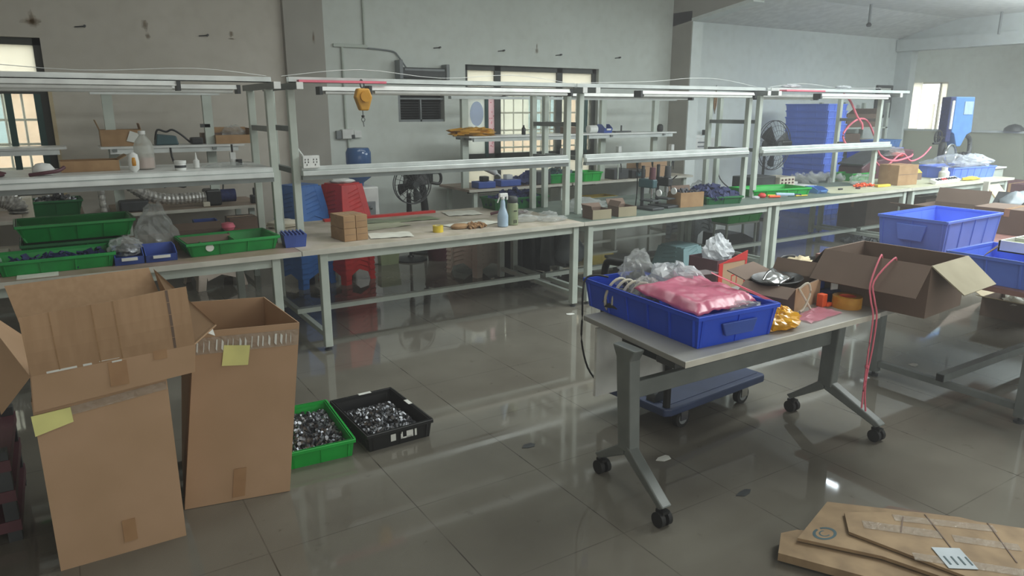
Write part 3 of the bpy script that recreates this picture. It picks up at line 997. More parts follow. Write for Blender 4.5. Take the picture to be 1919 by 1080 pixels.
G1 = 'workbenches of the front row'
workbench('front row workbench on the left with green trays, blue bins and a stacked shelf', -1.35, 1.43, 5.154, 6.57, (-1.12, 1.25), 'top_brown', G1, (-1.25, 1.40), (-1.25, 1.373), (-1.22, 1.373))
workbench('front row workbench with a paper covered top, spray bottle and four small cartons', 1.435, 4.03, 5.154, 6.57, (1.60, 3.96), 'top_white', G1, (1.56, 4.16), (1.59, 4.13))
workbench('front row workbench with a drill press pair on a grey green top', 4.035, 6.80, 5.154, 6.57, (4.13, 6.66), 'top_green', G1, (4.31, 6.70), (4.34, 6.67))
workbench('front row workbench with bright hand tools, cream sheet and end posts', 6.805, 9.44, 5.154, 6.57, (6.79, 9.34), 'top_green', G1, (6.88, 9.26), (6.91, 9.50))
workbench('front row workbench at the right end under the blue welding machine', 9.445, 12.22, 5.154, 6.57, (9.54, 12.05), 'top_cream', G1)

# lamps and ducts that hang on / lie along the arms
GL = 'tube light battens over the benches'
def batten(label, x0, x1, y, z, twin=True):
    r = thing('tube_light_batten', label, 'light fixture', ((x0 + x1) / 2, y, z), 0, GL)
    MB().prism([(y - 0.035, z), (y - 0.05, z - 0.03), (y + 0.05, z - 0.03), (y + 0.035, z)], 'X', x0, x1).build('housing', 'white_plastic', r)
    for s in ((-0.028, 0.028) if twin else (0,)):
        MB().cyl((x0 + 0.04, y + s, z - 0.046), (x1 - 0.04, y + s, z - 0.046), 0.014, n=10).build('tube', 'white_plastic', r)
    for x in (x0, x1):
        MB().bx(x - 0.012, x + 0.012, y - 0.052, y + 0.052, z - 0.062, z + 0.001).build('end_socket', 'dark_grey', r)
    return r
def top_channel(label, x0, x1, y, z0=2.002, w=0.06, h=0.04):
    b = MB().bx(x0, x1, y - w / 2, y + w / 2, z0, z0 + 0.006).bx(x0, x1, y - w / 2, y - w / 2 + 0.006, z0, z0 + h).bx(x0, x1, y + w / 2 - 0.006, y + w / 2, z0, z0 + h)
    return single(b, 'overhead_channel', 'alu', label, 'channel', 'long channels lying on the bench arms')
batten('unlit twin tube light over the left front bench, nearer the aisle', -1.2, 0.76, 5.44, 1.995)
batten('unlit twin tube light over the left front bench, farther from the aisle', -0.6, 1.22, 5.80, 1.985)
batten('unlit twin tube light over the paper covered bench, nearer the aisle', 2.12, 4.05, 5.46, 1.985)
batten('unlit twin tube light over the paper covered bench, above the yellow balancer hook', 1.86, 3.60, 5.86, 1.985)
batten('unlit twin tube light over the drill press bench', 4.95, 6.62, 5.52, 1.985)
batten('unlit thin tube light at the rear of the drill press bench', 4.40, 6.10, 5.95, 1.965, False)
batten('unlit tube light at the right end over the cream bench', 7.75, 9.20, 5.50, 1.985)
batten('unlit tube light over the tool bench, left of the right end lamp', 6.98, 8.05, 5.75, 1.975, False)
top_channel('metal channel lying on the arms over the left front bench', -1.4, 1.42, 5.62)
top_channel('metal channel lying on the arms over the paper covered bench', 1.52, 4.14, 5.52)
top_channel('metal channel lying on the arms over the drill press bench', 4.20, 6.85, 5.56)
top_channel('metal channel lying on the arms over the tool bench, overhanging right', 6.95, 9.75, 5.56)
b = MB().bx(1.57, 2.25, 5.40, 5.46, 2.003, 2.02)
single(b, 'red_strip', 'pink_rope', 'faded red strip lying on the arm over the paper covered bench', 'strip')
b = MB().bx(7.05, 7.75, 5.40, 5.50, 2.003, 2.02)
single(b, 'red_strip', 'pink_rope', 'pink strip lying on the arms over the tool bench', 'strip')
# wires looping over the channels
def wire(label, pts, r=0.0025, m='white_plastic', cat='cable', name='cable', **kw):
    return single(MB().tube(pts, r, n=6), name, m, label, cat, smooth=True, **kw)
wire('white cable looping above the left front bench channel', [(-1.2, 5.62, 2.05), (-0.6, 5.6, 2.10), (0.2, 5.62, 2.06), (0.9, 5.62, 2.09), (1.4, 5.64, 2.05)])
wire('white cable looping above the paper bench channel', [(1.5, 5.6, 2.05), (2.1, 5.56, 2.11), (2.8, 5.56, 2.06), (3.5, 5.56, 2.10), (4.1, 5.58, 2.05)])
wire('white cable along the channel over the drill press bench', [(4.3, 5.6, 2.05), (5.2, 5.6, 2.08), (5.7, 5.6, 2.12), (6.2, 5.6, 2.12), (6.8, 5.62, 2.05)])
wire('white cable along the channel over the tool bench', [(7.0, 5.6, 2.05), (7.6, 5.6, 2.1), (8.3, 5.6, 2.06), (9.2, 5.6, 2.07)])
for x, lab in ((7.35, 'crumpled white film on the channel over the tool bench, left one'), (8.35, 'crumpled white film on the channel over the tool bench, right one')):
    bag('plastic_film', lab, 'plastic film', (x, 5.58, 2.045), (0.30, 0.10, 0.05), 'bag_white', seed=int(x * 7), amp=0.25)

# socket plate on the front post of the paper covered bench
sk = thing('socket_plate', 'white double power socket on the left post of the paper bench', 'power socket', (1.66, 5.59, 1.385))
MB().bx(1.595, 1.725, 5.53, 5.575, 1.37, 1.465).build('plate', 'white_plastic', sk, bev=0.004)
b = MB()
for dx in (-0.035, 0.03):
    for ax, az in ((-0.012, 0.016), (0.012, 0.016), (-0.012, -0.004), (0.012, -0.004), (0, -0.024)):
        b.box((1.66 + dx + ax, 5.529, 1.42 + az), (0.006, 0.003, 0.011))
b.build('sockets', 'black', sk)
MB().tube([(1.62, 5.60, 1.46), (1.585, 5.66, 1.55), (1.575, 5.67, 1.7), (1.575, 5.67, 1.95)], 0.006).build('lead', 'white_plastic', sk, smooth=True)

# ---------------------------------------------------------------- rear row against the back wall
G2 = 'workbenches of the rear row'
def rear(label, x0, x1, m_top, posts, shelf, top=None, zs=1.45, y0=8.05, y1=8.9, zt=1.93, yp=8.30):
    r = thing('workbench', label, 'workbench', ((x0 + x1) / 2, (y0 + y1) / 2, 0), 0, G2)
    MB().bx(x0, x1, y0, y1, TOP - 0.03, TOP).build('tabletop', m_top, r)
    MB().bx(x0, x1, y0 - 0.01, y0, TOP - 0.032, TOP + 0.001).build('edge_band', 'edge', r)
    for x in (x0 + 0.12, x1 - 0.12):
        for y in (y0 + 0.07, y1 - 0.07):
            MB().bx(x - 0.028, x + 0.028, y - 0.028, y + 0.028, 0, TOP - 0.03).build('leg', 'steel', r)
        MB().bx(x - 0.02, x + 0.02, y0 + 0.1, y1 - 0.1, 0.12, 0.16).build('end_rail', 'steel', r)
    MB().bx(x0 + 0.12, x1 - 0.12, y0 + 0.4, y0 + 0.44, 0.16, 0.2).build('stretcher', 'steel', r)
    for x in posts:
        MB().bx(x - 0.045, x + 0.045, yp - 0.03, yp + 0.03, TOP, zt).build('post', 'steel', r)
        MB().bx(x - 0.02, x + 0.02, yp - 0.22, yp + 0.2, zs - 0.05, zs - 0.02).build('bracket', 'steel_dark', r)
    S = MB().bx(shelf[0], shelf[1], yp - 0.22, yp + 0.22, zs - 0.02, zs).build('shelf', 'white_plastic', r)
    MB().bx(shelf[0] + 0.08, shelf[1] - 0.06, yp - 0.2, yp - 0.16, zs - 0.07, zs - 0.02).build('shelf_rail', 'alu', S)
    if top:
        MB().bx(top[0], top[1], yp - 0.04, yp + 0.04, zt, zt + 0.035).build('top_rail', 'alu', r)
    return r
rear('rear workbench at far left below the window with foil ducts and a green tray', -1.9, 0.17, 'top_brown', (-1.6,), (-1.9, 0.10), None, zs=1.46)
rear('rear workbench against the left wall with a silver duct and brown cartons on its shelf', 0.42, 1.86, 'top_brown', (0.50, 1.42), (0.38, 1.72), (0.36, 1.55), zs=1.45, zt=1.95)
rear('rear workbench below the middle window with blue clamps and green trays', 4.42, 6.05, 'top_brown', (4.50,), (4.45, 6.3), (4.3, 6.5), zs=1.47)
rear('rear workbench right of the middle window with a brown carton', 6.08, 8.42, 'top_white', (6.78, 7.80), (6.3, 8.05), (6.5, 8.2), zs=1.47)
# ================================================================ FOREGROUND
def quad(r, name, m, p, t=0.006):
    return MB().slab(*p, t=t).build(name, m, r)

# ---- tall carton with its extension sleeve (left)
b1 = thing('cardboard_box', 'tallest carton at the left with an upright flap and a sleeve', 'cardboard box', (0.05, 3.4, 0))
MB().openbox(0.47, 0.50, 0.735, 0.006, 0, 0.0, 0.035, 3.36).build('lower_box', 'card', b1)
A = dict(fl0=(-0.195, 3.092, 0.70), fr0=(0.375, 3.092, 0.748), fl1=(-0.185, 3.088, 0.845), fr1=(0.388, 3.088, 0.868),
         bl0=(-0.215, 3.64, 0.72), br0=(0.35, 3.64, 0.75), bl1=(-0.215, 3.64, 0.85), br1=(0.355, 3.64, 0.865))
quad(b1, 'sleeve_front', 'card', (A['fl0'], A['fr0'], A['fr1'], A['fl1']))
quad(b1, 'sleeve_side', 'card', (A['fr0'], A['br0'], A['br1'], A['fr1']))
quad(b1, 'sleeve_side', 'card', (A['bl0'], A['fl0'], A['fl1'], A['bl1']))
quad(b1, 'sleeve_back', 'card', (A['br0'], A['bl0'], A['bl1'], A['br1']))
fb_ = MB()
def front_flap(u, v):
    p = Vector(A['fl1']).lerp(Vector(A['fr1']), u).lerp(Vector((-0.19, 3.045, 1.085)).lerp(Vector((0.375, 3.045, 1.125)), u), v)
    p.y -= 0.012 * math.sin(PI * v) - 0.006 * math.sin(9 * u) * v
    return p
fb_.sheet(front_flap, 16, 5).build('flap', 'card_fluted', b1, solid=0.006)
for u_, w_ in ((0.16, 0.004), (0.40, 0.004), (0.53, 0.004), (0.86, 0.010)):
    cz = MB()
    for k in range(5):
        a_, c_ = front_flap(u_, k / 5 + 0.01), front_flap(u_, (k + 1) / 5)
        cz.slab(a_ + Vector((0, -0.0036, 0)), a_ + Vector((w_, -0.0036, 0)), c_ + Vector((w_, -0.0036, 0)), c_ + Vector((0, -0.0036, 0)), 0.0012)
    cz.build('crease', 'card_small' if w_ < 0.008 else 'card_dark', b1)
quad(b1, 'flap', 'card_fluted', (A['br1'], A['bl1'], (-0.27, 3.84, 1.045), (0.315, 3.84, 1.06)))
quad(b1, 'flap', 'card', (A['fr1'], A['br1'], (0.335, 3.82, 1.055), (0.485, 3.13, 0.925)))
quad(b1, 'flap', 'card', (A['bl1'], A['fl1'], (-0.29, 3.05, 0.73), (-0.36, 3.62, 1.02)))
t_ = MB()
for x, z, w, h in ((-0.085, 0.853, 0.10, 0.008), (0.0, 0.858, 0.03, 0.010), (0.075, 0.866, 0.07, 0.008), (0.10, 0.852, 0.035, 0.006)):
    t_.box((x, 3.0835, z), (w, 0.003, h), (0, R(-3), 0))
t_.build('torn_tape', 'label', b1)
for c_, s_ in (((0.10, 3.0855, 0.80), (0.065, 0.003, 0.10)), ((0.255, 3.0845, 0.855), (0.05, 0.003, 0.05)), ((0.06, 3.1075, 0.10), (0.05, 0.003, 0.10))):
    MB().box(c_, s_).build('tape_patch', 'tape', b1)
MB().slab((-0.185, 3.1065, 0.645), (0.265, 3.1065, 0.69), (0.265, 3.1065, 0.725), (-0.185, 3.1065, 0.68), 0.002).build('clear_tape', 'clear_tape', b1)
nt_ = MB().slab((-0.205, 3.100, 0.598), (-0.075, 3.104, 0.628), (-0.078, 3.104, 0.69), (-0.208, 3.100, 0.682), 0.002)
nt_.build('paper_note', 'note', b1)

# ---- leaning carton (second)
b2 = thing('cardboard_box', 'plain brown carton leaning beside the tallest carton with shiny tape along its rim', 'cardboard box', (0.58, 3.55, 0))
Bb = [(0.298, 3.335, 0.004), (0.756, 3.245, 0.004), (0.815, 3.79, 0.004), (0.36, 3.86, 0.004)]
Tt = [(0.425, 3.345, 0.845), (0.868, 3.262, 0.84), (0.845, 3.83, 0.84), (0.45, 3.90, 0.85)]
hb = MB().add(Bb + Tt, [(3, 2, 1, 0), (0, 1, 5, 4), (1, 2, 6, 5), (2, 3, 7, 6), (3, 0, 4, 7)])
hb.build('body', 'card', b2, solid=0.007)
def b2f(u, v, out=0.006):
    p = Vector(Bb[0]).lerp(Vector(Bb[1]), u).lerp(Vector(Tt[0]).lerp(Vector(Tt[1]), u), v)
    return p + Vector((-0.19, -0.98, 0.1)) * out
MB().slab(b2f(0.0, 0.875), b2f(1.0, 0.875), b2f(1.0, 0.965), b2f(0.0, 0.965), 0.002).build('clear_tape', 'clear_tape', b2)
t_ = MB()
rnd = random.Random(3)
for i in range(17):
    u = 0.03 + i * 0.056 + rnd.uniform(-0.01, 0.01)
    w = rnd.uniform(0.006, 0.022)
    t_.slab(b2f(u, 0.885 + rnd.uniform(0, 0.02), 0.008), b2f(u + w, 0.885, 0.008), b2f(u + w, 0.955 - rnd.uniform(0, 0.03), 0.008), b2f(u, 0.95, 0.008), 0.001)
t_.build('tape_glints', 'label', b2)  # white slivers paint the glints on the tape
MB().slab(b2f(0.27, 0.80, 0.010), b2f(0.52, 0.79, 0.010), b2f(0.53, 0.90, 0.012), b2f(0.28, 0.915, 0.012), 0.002).build('paper_note', 'note', b2)
MB().slab(b2f(0.44, 0.02, 0.0055), b2f(0.56, 0.02, 0.0055), b2f(0.56, 0.19, 0.0055), b2f(0.44, 0.19, 0.0055), 0.002).build('tape_patch', 'tape', b2)
MB().slab((0.43, 3.30, 0.87), (0.50, 3.29, 0.83), (0.49, 3.34, 0.90), (0.42, 3.36, 0.93), 0.003).build('torn_paper', 'label', b2)

# dark pallet behind the tall carton
pl = thing('low_rack', 'dark low slatted rack on the floor behind the tall carton at far left', 'rack', (-0.72, 3.75, 0))
for z in (0.05, 0.19, 0.33):
    MB().bx(-1.15, -0.33, 3.45, 4.05, z, z + 0.05).build('shelf', 'maroon', pl)
for x in (-1.12, -0.36):
    for y in (3.48, 4.02):
        MB().bx(x - 0.025, x + 0.025, y - 0.025, y + 0.025, 0, 0.42).build('post', 'dark_grey', pl)
MB().bx(-0.9, -0.5, 3.43, 3.50, 0.24, 0.30).build('front_bar', 'steel_dark', pl)
single(MB().blob((-0.62, 3.30, 0.0), (0.16, 0.08, 0.03), 3, 0.2), 'orange_scrap', 'amber_tape', 'small orange scrap on the floor before the low rack', 'scrap')

# ---- two trays of steel parts on the floor
crate('parts_tray', 'bright green tray of small steel parts on the floor against the leaning carton', (1.0, 3.735, 0), 0.35, 0.60, 0.10, 'green_bright', rz=R(-3.5), taper=0.012)
heap('steel_parts', 'loose small steel cylinders filling the bright green floor tray', 'steel parts', (1.0, 3.735, 0.012), 0.31, 0.55, 0.075, 900, (0.020, 0.020, 0.034), 'part_metal', 5, R(-3.5), shape='cyl')
tr_ = crate('parts_tray', 'black tray of small dark steel parts on the floor right of the green tray', (1.415, 3.70, 0), 0.385, 0.57, 0.105, 'black', rz=R(1.2), taper=0.012)
st = MB()
for x, w in ((-0.06, 0.03), (0.0, 0.012), (0.035, 0.04), (0.085, 0.012)):
    st.bx(x, x + w, -0.2865, -0.284, 0.035, 0.075)
st.bx(0.0, 0.07, -0.2865, -0.284, 0.035, 0.043)
st.build('white_stencil', 'label', tr_, local=True)
MB().bx(-0.02, 0.06, 0.270, 0.296, 0.104, 0.1062).build('scuffed_patch', 'label', tr_, local=True)
MB().bx(0.175, 0.2, -0.02, 0.05, 0.104, 0.1062).build('scuffed_patch', 'label', tr_, local=True)
heap('steel_parts', 'loose small dark steel parts piled in the black floor tray', 'steel parts', (1.405, 3.67, 0.012), 0.33, 0.46, 0.07, 900, (0.018, 0.018, 0.028), 'part_metal', 9, R(1.2), shape='cyl')

# ---- folding table on castors
tb = thing('folding_table', 'pale folding table on grey castor legs with a blue tub and loose goods on top', 'table', (2.95, 2.4, 0))
MB().prism([(2.145, 2.03), (3.56, 2.025), (3.95, 2.045), (3.95, 2.83), (2.215, 2.82)], 'Z', 0.748, 0.775).build('tabletop', 'rolltop', tb, bev=0.003)
MB().prism([(2.143, 2.025), (3.56, 2.020), (3.56, 2.026), (2.149, 2.031)], 'Z', 0.747, 0.774).build('front_edge', 'edge', tb)
for X, top_y, jy, cn, cf in ((2.135, 2.375, 2.345, (2.09, 2.056), (2.171, 2.578)), (3.675, 2.335, 2.35, (3.706, 2.036), (3.654, 2.553))):
    g = MB()
    g.prism([(jy - 0.045, 0.235), (jy + 0.045, 0.235), (top_y + 0.05, 0.69), (top_y + 0.08, 0.748), (top_y - 0.08, 0.748), (top_y - 0.05, 0.69)], 'X', X - 0.032, X + 0.032)
    L = g.build('leg', 'steel_dark', tb, bev=0.008)
    for cx, cy in (cn, cf):
        q = MB()
        q.prism([(jy, 0.285), (cy, 0.125), (cy + (0.03 if cy > jy else -0.03), 0.105), (cy, 0.085), (jy, 0.215)], 'X', X - 0.03, X + 0.03)
        dx = cx - X
        q.v = [Vector((p.x + dx * min(1, abs(p.y - jy) / abs(cy - jy)), p.y, p.z)) for p in q.v]
        q.build('foot_arm', 'steel_dark', tb, bev=0.008)
        c = MB()
        c.cyl((cx - 0.032, cy, 0.036), (cx - 0.010, cy, 0.036), 0.036, n=18).cyl((cx + 0.010, cy, 0.036), (cx + 0.032, cy, 0.036), 0.036, n=18)
        W_ = c.build('castor', 'rubber', tb, smooth=True)
        MB().cyl((cx - 0.012, cy, 0.036), (cx + 0.012, cy, 0.036), 0.014).cyl((cx, cy, 0.05), (cx, cy, 0.11), 0.010).bx(cx - 0.02, cx + 0.02, cy - 0.024, cy + 0.024, 0.066, 0.080).build('fork', 'black', W_)
MB().bx(2.165, 3.645, 2.335, 2.375, 0.495, 0.58).build('cross_rail', 'steel_dark', tb, bev=0.006)
MB().bx(2.24, 3.58, 2.735, 2.752, 0.345, 0.72).build('modesty_panel', 'white_plastic', tb)
MB().bx(2.425, 2.445, 2.70, 2.73, 0.36, 0.748).build('panel_bracket', 'dark_grey', tb)
MB().bx(2.16, 2.40, 2.10, 2.22, 0.715, 0.748).bx(2.2, 2.3, 2.2, 2.5, 0.70, 0.748).build('tilt_hinge', 'dark_grey', tb, bev=0.006)

# ---- blue tub on the table and its bags
crate('plastic_tub', 'large blue tub full of bags on the near end of the folding table', (2.565, 2.525, 0.775), 0.50, 0.87, 0.155, 'blue', rz=R(-3), taper=0.02, handle='y', m_in='blue_in')
pb = MB()
def pinkf(u, v):
    x = 2.335 + 0.43 * u + 0.03 * v
    y = 2.15 + 0.46 * v - 0.02 * u + 0.05 * (1 - v) * u
    edge = min(u, 1 - u, v, 1 - v)
    z = 0.915 + 0.040 * min(1, edge * 9) + 0.012 * noise.noise(Vector((u * 3, v * 4, 1.3))) + 0.014 * abs(noise.noise(Vector((u * 6, v * 3.5, 4)))) + 0.008 * abs(noise.noise(Vector((u * 14 + v * 6, v * 9, 8)))) + 0.02 * v
    return Vector((x, y, z))
pb.sheet(pinkf, 40, 40)
o = pb.build('pink_bag', 'bag_pink', None, smooth=True, solid=0.004)
o = tag(o, 'pink antistatic bag lying across the top of the blue tub', 'bag')
MB().slab((2.62, 2.40, 1.022), (2.76, 2.42, 1.012), (2.75, 2.50, 1.014), (2.61, 2.48, 1.026), 0.002).build('clear_window', 'bag', o, local=True)
MB().slab((2.79, 2.16, 0.93), (2.82, 2.12, 0.925), (2.68, 2.40, 1.03), (2.66, 2.38, 1.03), 0.004).build('zip_edge', 'pink_rope', o, local=True)
bag('plastic_bag', 'milky white plastic bag at the back of the blue tub beside the pink bag', 'bag', (2.70, 2.66, 0.86), (0.22, 0.34, 0.19), 'bag_white', 4, 0.2)
bag('plastic_bag', 'clear bag of dark cables standing at the far end of the blue tub', 'bag', (2.60, 2.84, 0.86), (0.20, 0.20, 0.24), 'bag', 8, 0.25, pinch=0.3)
bag('cable_bundle', 'dark bundle of cables inside the clear bag at the far end of the tub', 'cable bundle', (2.60, 2.84, 0.83), (0.15, 0.14, 0.15), 'dark_grey', 12, 0.25)
bag('plastic_bag', 'clear bag of small parts at the near right corner of the blue tub', 'bag', (2.66, 2.16, 0.86), (0.22, 0.12, 0.09), 'bag', 15, 0.25)
bag('plastic_bag', 'small knotted clear bag between the coiled hose and the pink bag', 'bag', (2.46, 2.62, 0.87), (0.13, 0.16, 0.14), 'bag', 19, 0.25)
ch = MB()
for k in range(5):
    c0 = Vector((2.40 + 0.012 * k, 2.78 - 0.045 * k, 0.865))
    pts = [c0 + Vector((0.075 * math.cos(a * PI / 6), -0.02 * math.sin(a * PI / 6), 0.095 * math.sin(a * PI / 6))) for a in range(0, 13)]
    ch.tube(pts, 0.0075, n=7, smooth=2)
single(ch, 'coiled_cable', 'cream_plastic', 'coil of pale flat cable in the far end of the blue tub', 'cable', smooth=True)
bag('dark_cloth', 'dark bundle under the coiled cable in the blue tub', 'bundle', (2.45, 2.72, 0.79), (0.24, 0.34, 0.13), 'dark_grey', 21, 0.2)
single(MB().tube([(2.44, 2.90, 0.935), (2.37, 2.92, 0.95), (2.31, 2.93, 0.935), (2.285, 2.92, 0.86), (2.27, 2.9, 0.75), (2.27, 2.9, 0.6), (2.30, 2.88, 0.45), (2.35, 2.84, 0.36)], 0.0055, n=7), 'black_cable', 'black', 'black cord hanging from the tub over the left end of the folding table', 'cable', smooth=True)

# ---- goods in the middle of the table
c_ = open_carton('cardboard_box', 'small open carton on the folding table holding a black tray and silver film', (3.30, 2.44, 0.775), 0.33, 0.28, 0.13, 'card_dark', R(14), (('y+', 0.12, 72), ('x+', 0.09, 35), ('x-', 0.10, 115)), m_flap='card_dark')
MB().bx(-0.167, 0.167, -0.1425, -0.139, 0.0, 0.128).build('front_panel', 'card', c_, local=True)
fl = thing('black_tray', 'shallow black tray with silver edges stuck in the small open carton', 'tray', (3.26, 2.45, 0.862), R(10))
MB().lathe([(0.04, 0.0), (0.13, 0.02), (0.17, 0.055), (0.165, 0.06), (0.12, 0.028), (0.03, 0.012)], (0, 0, 0), 26, 1.0, 0.75).build('bowl', 'black', fl, smooth=True, local=True)
MB().sheet(lambda u, v: Vector((-0.13 + 0.28 * u, 0.02 - 0.10 * v + 0.05 * u, 0.045 + 0.055 * math.sin(PI * u * 0.9 + 0.3) * (1 - v) + 0.008 * noise.noise(Vector((u * 6, v * 6, 2))))), 14, 8).build('silver_film', 'chrome', fl, local=True, smooth=True, solid=0.002)
single(MB().tube([(3.20, 2.265, 0.90), (3.25, 2.25, 0.93), (3.27, 2.245, 0.87), (3.22, 2.24, 0.80), (3.19, 2.24, 0.785)], 0.006, n=6).tube([(3.20, 2.262, 0.90), (3.24, 2.248, 0.84), (3.28, 2.24, 0.785)], 0.006, n=6), 'white_string', 'cream_plastic', 'loop of white string hanging over the front of the small open carton', 'string', smooth=True)
bt = thing('blue_dispenser', 'dark blue upright holder with a white card beside the brown carton on the table', 'holder', (3.50, 2.40, 0.775))
MB().bx(3.50, 3.58, 2.37, 2.45, 0.775, 0.92).build('body', 'blue_in', bt, bev=0.006)
MB().bx(3.50, 3.60, 2.28, 2.36, 0.775, 0.84).build('foot', 'navy', bt, bev=0.008)
MB().slab((3.53, 2.30, 0.845), (3.575, 2.29, 0.845), (3.60, 2.31, 0.975), (3.555, 2.32, 0.975), 0.006).build('white_card', 'white_plastic', bt)
oc = thing('orange_clip', 'bright orange plastic clip standing before the blue holder', 'clip', (3.42, 2.27, 0.775))
MB().bx(3.395, 3.435, 2.25, 2.29, 0.775, 0.845).build('stem', 'orange', oc, bev=0.004)
MB().bx(3.425, 3.47, 2.24, 2.265, 0.775, 0.795).build('foot', 'orange', oc, bev=0.004)
tp = thing('tape_roll', 'wide amber roll of packing tape on the folding table beside the brown carton', 'tape roll', (3.52, 2.19, 0.775))
MB().lathe([(0.045, 0.0), (0.075, 0.0), (0.075, 0.062), (0.045, 0.062), (0.045, 0.0)], (3.52, 2.19, 0.775), 30).build('tape', 'amber_tape', tp, smooth=True)
MB().lathe([(0.040, 0.001), (0.0448, 0.001), (0.0448, 0.061), (0.040, 0.061), (0.040, 0.001)], (3.52, 2.19, 0.775), 30).build('core', 'orange', tp, smooth=True)
bag('yellow_pouch', 'crumpled yellow foil pouch beside the near right end of the blue tub', 'pouch', (2.90, 2.145, 0.776), (0.26, 0.17, 0.12), 'bag_yellow', 31, 0.15, pinch=0.5, rz=R(8))
o = MB().sheet(lambda u, v: Vector((3.08 + 0.30 * u, 2.09 + 0.13 * v + 0.03 * u, 0.779 + 0.018 * abs(noise.noise(Vector((u * 5, v * 5, 7)))))), 14, 8).build('pink_film', 'pink_film', None, smooth=True)
tag(o, 'flat sheet of pink film lying on the table between pouch and tape roll', 'plastic film')

# ---- brown carton at the table's right end, with rope
bx_ = thing('cardboard_box', 'dark brown open carton with folded out flaps on the right end of the table', 'cardboard box', (3.835, 2.14, 0.775), R(5))
w_, d_, h_ = 0.43, 0.565, 0.275
MB().openbox(w_, d_, h_, 0.006).build('body', 'card_dark', bx_, local=True)
MB().slab(*flap_pts('x-', w_, d_, h_, 0.20, 138), t=0.006).build('flap', 'card_dark', bx_, local=True)
MB().slab(*flap_pts('y-', w_, d_, h_, 0.20, 128, 0.02), t=0.006).build('flap', 'card_olive', bx_, local=True)
MB().slab(*flap_pts('y+', w_, d_, h_, 0.19, 140), t=0.006).build('flap', 'card_dark', bx_, local=True)
MB().slab(*flap_pts('x+', w_, d_, h_, 0.19, 172), t=0.006).build('flap', 'card_dark', bx_, local=True)
rp = thing('pink_rope', 'pink rope draped over the dark brown carton and hanging below the table edge', 'rope', (3.45, 2.0, 0))
MB().tube([(3.80, 2.11, 0.90), (3.66, 2.10, 1.03), (3.622, 2.095, 1.06), (3.50, 2.06, 0.935), (3.462, 2.025, 0.86), (3.452, 1.995, 0.775), (3.44, 1.99, 0.6), (3.44, 1.99, 0.46), (3.44, 1.99, 0.40), (3.435, 1.985, 0.28)], 0.0045, n=7).build('strand', 'pink_rope', rp, smooth=True)
MB().tube([(3.80, 2.04, 0.90), (3.66, 2.025, 1.03), (3.618, 2.02, 1.06), (3.495, 2.04, 0.95), (3.472, 2.01, 0.86), (3.468, 1.985, 0.775), (3.455, 1.98, 0.6), (3.445, 1.985, 0.46), (3.45, 1.985, 0.36), (3.46, 1.975, 0.26)], 0.0045, n=7).build('strand', 'pink_rope', rp, smooth=True)
MB().lathe([(0.005, 0), (0.011, 0.006), (0.011, 0.014), (0.005, 0.020)], (3.442, 1.988, 0.50), 10).build('knot', 'pink_rope', rp, smooth=True)

# ---- blue platform trolley under the table
ct = thing('platform_trolley', 'blue platform trolley with a black folding handle standing under the folding table', 'trolley', (3.13, 2.98, 0), R(5))
MB().prism([(-0.46, -0.26), (-0.42, -0.28), (0.46, -0.28), (0.48, -0.26), (0.48, 0.24), (0.46, 0.26), (-0.42, 0.26), (-0.46, 0.24)], 'Z', 0.135, 0.185).build('platform', 'trolley_blue', ct, local=True, bev=0.010)
MB().bx(-0.40, 0.44, -0.235, 0.215, 0.184, 0.188).build('mat', 'trolley_blue', ct, local=True)
for x, y in ((-0.24, -0.2), (0.34, -0.2), (-0.24, 0.2), (0.34, 0.2)):
    c = MB().cyl((x, y - 0.018, 0.058), (x, y + 0.018, 0.058), 0.058, n=20)
    wh = c.build('wheel', 'rubber', ct, local=True, smooth=True)
    MB().cyl((x, y - 0.021, 0.058), (x, y + 0.021, 0.058), 0.036, n=16).build('hub', 'grey_plastic', wh, local=True, smooth=True)
    MB().bx(x - 0.03, x + 0.03, y - 0.03, y - 0.024, 0.05, 0.135).bx(x - 0.03, x + 0.03, y + 0.024, y + 0.03, 0.05, 0.135).bx(x - 0.03, x + 0.03, y - 0.03, y + 0.03, 0.128, 0.135).build('fork', 'chrome', wh, local=True)
MB().tube([(-0.42, -0.24, 0.18), (-0.42, -0.24, 0.6), (-0.42, -0.24, 0.88), (-0.42, -0.18, 0.945), (-0.42, 0.18, 0.945), (-0.42, 0.28, 0.90), (-0.42, 0.28, 0.6), (-0.42, 0.28, 0.18)], 0.022, n=10).build('handle', 'black', ct, local=True, smooth=True)
MB().cyl((-0.38, -0.16, 0.19), (-0.38, -0.10, 0.19), 0.055, n=16).cyl((-0.38, 0.10, 0.19), (-0.38, 0.16, 0.19), 0.055, n=16).build('handle_hinge', 'dark_grey', ct, local=True, smooth=True)

# ---- flattened cartons, bottom right
def flat(name, label, poly, z, th, m, bend=0.0):
    b = MB().prism(poly, 'Z', z, z + th)
    b.v = [Vector((p.x, p.y, p.z + bend * max(0, noise.noise(Vector((p.x * 3, p.y * 3, 5)))))) for p in b.v]
    return single(b, name, m, label, 'flattened cardboard')
flat('flattened_box', 'thin brown sheet lying flat beyond the pile of flattened cartons', [(2.86, 1.61), (3.10, 1.60), (3.30, 1.32), (3.28, 1.20), (3.0, 1.30)], 0.002, 0.006, 'card_dark')
p1_ = flat('flattened_box', 'lowest flattened carton of the pile with a curled left edge', [(2.30, 1.60), (2.42, 1.68), (2.50, 1.66), (3.12, 1.10), (2.95, 0.86), (2.62, 1.02)], 0.012, 0.035, 'card_old', 0.03)
p2_ = flat('flattened_box', 'middle flattened carton of the pile with a dark round printed mark', [(2.42, 1.60), (2.78, 1.71), (3.16, 1.32), (3.26, 1.12), (3.05, 0.82), (2.74, 0.95), (2.60, 1.34)], 0.060, 0.014, 'card_old')
